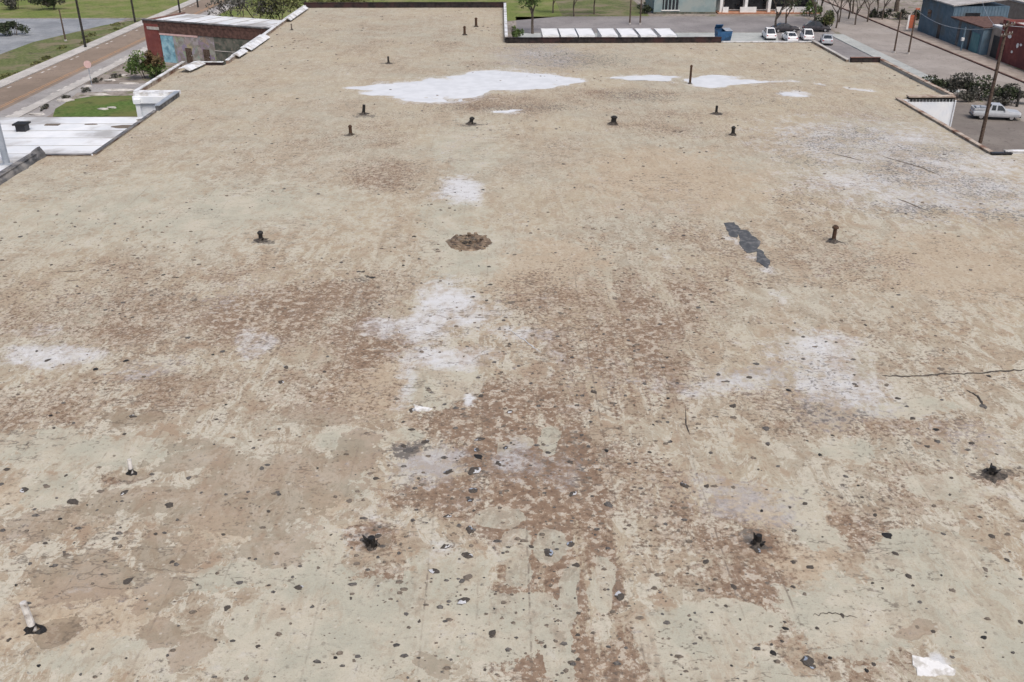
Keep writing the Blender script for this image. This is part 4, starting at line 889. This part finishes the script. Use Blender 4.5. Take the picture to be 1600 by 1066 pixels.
lamp('thin grey pole on the grass verge of the left street', -72, 161, 5.0)
bo = thing('bollard', 'black bollard post behind the white pickup', 'bollard', (61.9,111.6,0)); MB().tube([(0,0,-.1),(0,0,1.9)], [.16,.15], 10).build('shaft', M['wood_dark'], bo); MB().tube([(0,0,1.9),(0,0,1.98)], [.15,.06], 10).build('cap', M['wood_dark'], bo)
sg = thing('road_sign', 'round pale pink sign on a thin post by the left street', 'sign', (-53.9,125.5,0)); MB().tube([(0,0,-.1),(0,0,2.9)], .05, 6).build('post', M['steel_grey'], sg); MB().tube([(0,-.06,2.7),(0,-.10,2.7)], .48, 16).build('plate', M['sign_pink'], sg)
sg = thing('road_sign', 'orange and white sign board at the far end of the right street', 'sign', (71.6,168.5,0)); MB().tube([(0,0,-.1),(0,0,2.2)], .06, 6).build('post', M['steel_grey'], sg); MB().box(-.5,.5,-.06,.0,.7,2.9).build('board', M['sign_orange'], sg); MB().box(-.85,-.52,-.06,.0,.5,2.9).build('board', M['white_paint'], sg)
bn = thing('mail_post', 'blue post with white label before the blue shed', 'post', (72.0,149.5,0)); MB().tube([(0,0,-.1),(0,0,3.6)], .14, 8).build('shaft', M['blue_metal'], bn); MB().box(-.28,.1,-.2,.2,1.6,2.1).build('label_plate', M['white_paint'], bn)
for i, (a_, b_) in enumerate([((49.9,95.2,11.7),(110,105,11)),((49.9,95.2,11.2),(73,150,9.5)),((49.9,95.2,11.7),(62.9,147.3,6.5))]):
    A_, B_ = Vector(a_), Vector(b_); P = [A_.lerp(B_, s/14) - Vector((0,0,1.3*4*(s/14)*(1-s/14))) for s in range(15)]
    tag(MB().tube([p-A_ for p in P], .025, 4).build('overhead_wire', M['steel_grey'], loc=tuple(A_)), ['overhead wire leading right from the brown utility pole','overhead wire from the brown pole to the blue sheds','overhead wire from the brown pole to the street pole'][i], 'wire')

# ------------------------------------------------------------------ vehicles
def wheel(parent, x, y, r, wd):
    s = 1 if x > 0 else -1
    o = MB().tube([(x-s*wd,y,r),(x-s*wd*.08,y,r),(x,y,r)], [r,r,r*.9], 14).build('tyre', M['tyre'], parent)
    MB().tube([(x-s*.04,y,r),(x+s*.015,y,r)], r*.58, 12).build('rim', M['rim'], o)
def sec(y, hb, ht, zb, zt):      # rounded cross-section
    m_ = (zb+zt)/2
    return [(-hb*.94,y,zb),(hb*.94,y,zb),(hb,y,zb+(zt-zb)*.25),(hb,y,zb+(zt-zb)*.6),(ht,y,zt-.03),(ht*.85,y,zt),(-ht*.85,y,zt),(-ht,y,zt-.03),(-hb,y,zb+(zt-zb)*.6),(-hb,y,zb+(zt-zb)*.25)]
def car(label, x, y, rz, mat, kind='sedan', group=None, name='parked_car', cat='car'):
    e = thing(name, label, cat, (x, y, 0), rz, group); m_ = M[mat]
    if kind == 'pickup': e.scale = (.92,.92,.92)
    if kind == 'pickup':
        MB().loft([sec(-2.75,.88,.80,.55,.98), sec(-2.6,.96,.90,.45,1.05), sec(-1.3,.98,.93,.40,1.12), sec(-1.25,.98,.93,.40,1.14), sec(.9,.98,.93,.40,1.14), sec(2.6,.98,.93,.45,1.12), sec(2.75,.96,.90,.55,1.05)]).build('body', m_, e)
        cabst = [(-1.25,.90,1.14),(-.45,.74,1.82),(.75,.74,1.84),(1.0,.86,1.14)]
        MB().box(-.78,.78,1.12,2.62,1.142,1.16).build('bed', M['dark_void'], e); MB().box(-.95,-.80,1.1,2.7,1.142,1.38).build('bed_side', m_, e); MB().box(.80,.95,1.1,2.7,1.142,1.38).build('bed_side', m_, e); MB().box(-.80,.80,2.6,2.72,1.142,1.36).build('tailgate', m_, e)
        for bx_ in ((-.6,.1,1.3,1.9,1.55),(-.1,.6,1.6,2.4,1.42),(-.7,-.2,2.0,2.5,1.5)): MB().box(bx_[0],bx_[1],bx_[2],bx_[3],1.162,bx_[4]).build('bed_load', M['steel_grey'], e)
        L = 2.75; wy = (-1.75, 1.75); r = .38
    else:
        hgt = {'sedan': 1.45, 'suv': 1.75}[kind]
        MB().loft([sec(-2.3,.75,.66,.45,.72), sec(-2.15,.88,.80,.32,.84), sec(-1.1,.90,.84,.28,.98), sec(1.2,.90,.84,.28,1.02), sec(2.15,.88,.78,.32,.98), sec(2.3,.76,.66,.45,.86)]).build('body', m_, e)
        cabst = [(-1.2,.82,.97),(-.35,.64,hgt-.02),(.95,.64,hgt),(1.85 if kind == 'sedan' else 2.05,.78,1.0)]
        L = 2.3; wy = (-1.4, 1.4); r = .33
    (y0,w0,z0),(y1,w1,z1),(y2,w2,z2),(y3,w3,z3) = cabst
    V = [(-w0,y0,z0),(w0,y0,z0),(-w1,y1,z1),(w1,y1,z1),(-w2,y2,z2),(w2,y2,z2),(-w3,y3,z3),(w3,y3,z3)]
    cbn = MB().add(V, [(0,1,3,2),(2,3,5,4),(4,5,7,6),(0,2,4,6),(1,7,5,3),(0,6,7,1)]).build('cabin', m_, e)
    def quad(a, b, c_, d, nrm, nm):
        a, b, c_, d = map(Vector, (a,b,c_,d)); ce = (a+b+c_+d)/4; q = [ce+(p-ce)*.86+Vector(nrm)*.012 for p in (a,b,c_,d)]
        MB().add(q, [(0,1,2,3)]).build(nm, M['glass'], e)
    quad(V[0],V[1],V[3],V[2],(0,-1,.8),'windshield'); quad(V[5],V[4],V[6],V[7],(0,1,.8),'rear_window')
    for s, (i0,i1,i2,i3) in ((-1,(0,2,4,6)),(1,(1,3,5,7))):
        ym = (y1+y2)/2; top = lambda f: Vector(V[i1]).lerp(Vector(V[i2]), f); bot = lambda f: Vector(V[i0]).lerp(Vector(V[i3]), f)
        fr_ = lambda f: (f*(y2-y1)+y1-y0)/(y3-y0)
        quad(bot(.10), bot(fr_(.48)), top(.46), top(.04), (s,0,.2), 'side_window'); quad(bot(fr_(.54)), bot(.9), top(.96), top(.54), (s,0,.2), 'side_window')
    for s in (-1,1):
        for yy in wy: wheel(e, s*.93, yy, r, .22)
        MB().box(s*.62-.16, s*.62+.16, -L-.015, -L+.2, .62, .80).build('headlight', M['lamp_glass'], e); MB().box(s*.66-.12, s*.66+.12, L-.2, L+.012, .70, .86).build('tail_light', M['lamp_red'], e)
        MB().box(s*.98-.1, s*.98+.1, y0+.35, y0+.5, z0+.02, z0+.16).build('mirror', m_, e)
    MB().box(-.8,.8,-L-.08,-L+.1,.36,.54).build('bumper', M['car_dark'] if kind == 'pickup' else m_, e); MB().box(-.8,.8,L-.1,L+.08,.38,.56).build('bumper', M['car_dark'] if kind == 'pickup' else m_, e)
    return e
car('silver-white pickup truck parked on the brown lot beside the utility pole', 56.4, 105.8, R(78), 'car_silver', 'pickup', name='pickup_truck', cat='pickup')
for i, (px_, py_, rz, mt, kd, lb) in enumerate([(1201,60,175,'car_white','suv','white car nearest the blue dumpster at the roof edge'),(1233,64,178,'car_white','sedan','low white car, second right of the blue dumpster'),(1260,62,172,'car_white','suv','white car third right of the blue dumpster'),
        (1291,68,165,'car_silver','sedan','silver-white car at the right end of the row'),(1226,50,90,'car_dark','sedan','dark low car parked behind the white cars'),(1275,49,80,'car_dark','suv','black car parked behind the white cars at right')]):
    gx, gy = at(px_, py_, 0); car(lb, gx, gy, R(rz), mt, kd, 'cars parked behind the warehouse')
# box trucks side by side
def box_truck():
    e = thing('box_truck', '', 'truck', (0,0,0), 0, 'white box trucks parked side by side')
    bx = MB().box(-1.25,1.25,-3.9,3.4,.95,2.92).build('cargo_box', M['truck_white'], e)
    for s in (-1,1):
        MB().box(s*1.25-.03+s*.02,s*1.25+.03+s*.02,-3.92,3.42,2.80,2.95).build('roof_rail', M['rim'], bx)
        MB().box(s*.62-.58,s*.62+.58,-3.95,-3.905,1.0,2.75).build('rear_door', M['truck_white'], bx)
    MB().box(-1.15,1.15,-3.8,5.2,.62,.94).build('chassis', M['dark_void'], e)
    MB().loft([sec(3.55,1.05,1.0,.7,2.5), sec(4.4,1.08,1.0,.6,2.5), sec(4.9,1.08,.98,.55,1.75), sec(5.6,1.02,.92,.55,1.5)]).build('cab', M['truck_white'], e)
    MB().add([(-.9,4.46,2.42),(.9,4.46,2.42),(.88,4.9,1.8),(-.88,4.9,1.8)], [(0,1,2,3)]).build('windshield', M['glass'], e)
    for s in (-1,1):
        for yy in (-2.4, 4.5): wheel(e, s*1.12, yy, .48, .28)
        MB().box(s*.9-.1,s*.9+.1,-3.98,-3.93,.75,.9).build('tail_light', M['lamp_red'], e)
    return e
bt = box_truck()
for i, (xa, xb) in enumerate([(848,874),(876,903),(904,931),(939,967),(971,997),(1000,1028),(1031,1060)]):
    o = bt if i == 0 else copy_tree(bt)
    gx, gy = at((xa+xb)/2, 56, 2.92); o.location = (gx, gy+3.9, 0); o['label'] = ['leftmost','second','third','fourth','fifth','sixth','rightmost'][i] + ' white box truck from the left in the parked row behind the far parapet'
dm = thing('dumpster', 'dark blue open dumpster behind the far roof edge', 'dumpster', (*at(1129, 64, 0), 0), R(8)); dm.scale = (.85,.85,.85)
MB().add([(-1.3,-.8,.15),(1.3,-.8,.15),(1.3,.8,.15),(-1.3,.8,.15),(-1.5,-1.0,1.9),(1.5,-1.0,1.9),(1.5,1.0,2.2),(-1.5,1.0,2.2)], [(0,3,2,1),(0,1,5,4),(1,2,6,5),(2,3,7,6),(3,0,4,7)]).build('bin', M['dumpster_blue'], dm)
MB().add([(-1.5,1.05,2.2),(0,1.05,2.2),(0,.3,3.0),(-1.5,.3,3.0),(-1.5,1.10,2.25),(0,1.10,2.25),(0,.35,3.05),(-1.5,.35,3.05)], [(0,3,2,1),(4,5,6,7),(0,1,5,4),(1,2,6,5),(2,3,7,6),(3,0,4,7)]).build('lid', M['dumpster_blue'], dm)
MB().add([(.05,1.0,2.22),(1.5,1.0,2.22),(1.5,-1.0,1.95),(.05,-1.0,1.95),(.05,1.0,2.28),(1.5,1.0,2.28),(1.5,-1.0,2.01),(.05,-1.0,2.01)], [(0,3,2,1),(4,5,6,7),(0,1,5,4),(1,2,6,5),(2,3,7,6),(3,0,4,7)]).build('lid', M['steel_grey'], dm)
for s in (-1,1): MB().box(s*1.52-.06,s*1.52+.06,-.5,.5,1.1,1.3).build('lift_pocket', M['dumpster_blue'], dm)

# broken slabs and rubble on the left lot
for i, (px_, py_, l_, w_) in enumerate([(186,141,3.4,.7),(170,126,1.6,.9),(200,131,2.2,.6),(102,157,1.8,1.2),(137,135,.9,.7),(155,148,2.0,.6),(205,96,1.6,1.0),(58,179,1.6,.7),(160,171,1.1,.6),(175,169,1.2,.6),(192,118,1.3,.9)]):
    gx, gy = at(px_, py_, 0)
    o = MB().loft([ringpts(0,0,-.02,l_*.55,7,.3,1,w_/l_*1.2), ringpts(0,0,.12,l_*.5,7,.3,1,w_/l_*1.1), ringpts(.05,0,.16,l_*.3,7,.3,1,w_/l_)]).build('concrete_slab', M['slab'], loc=(gx, gy, 0))
    tag(o, 'broken pale concrete slab lying on the dirt lot left of the warehouse', 'slab', 'slabs on the left lot')
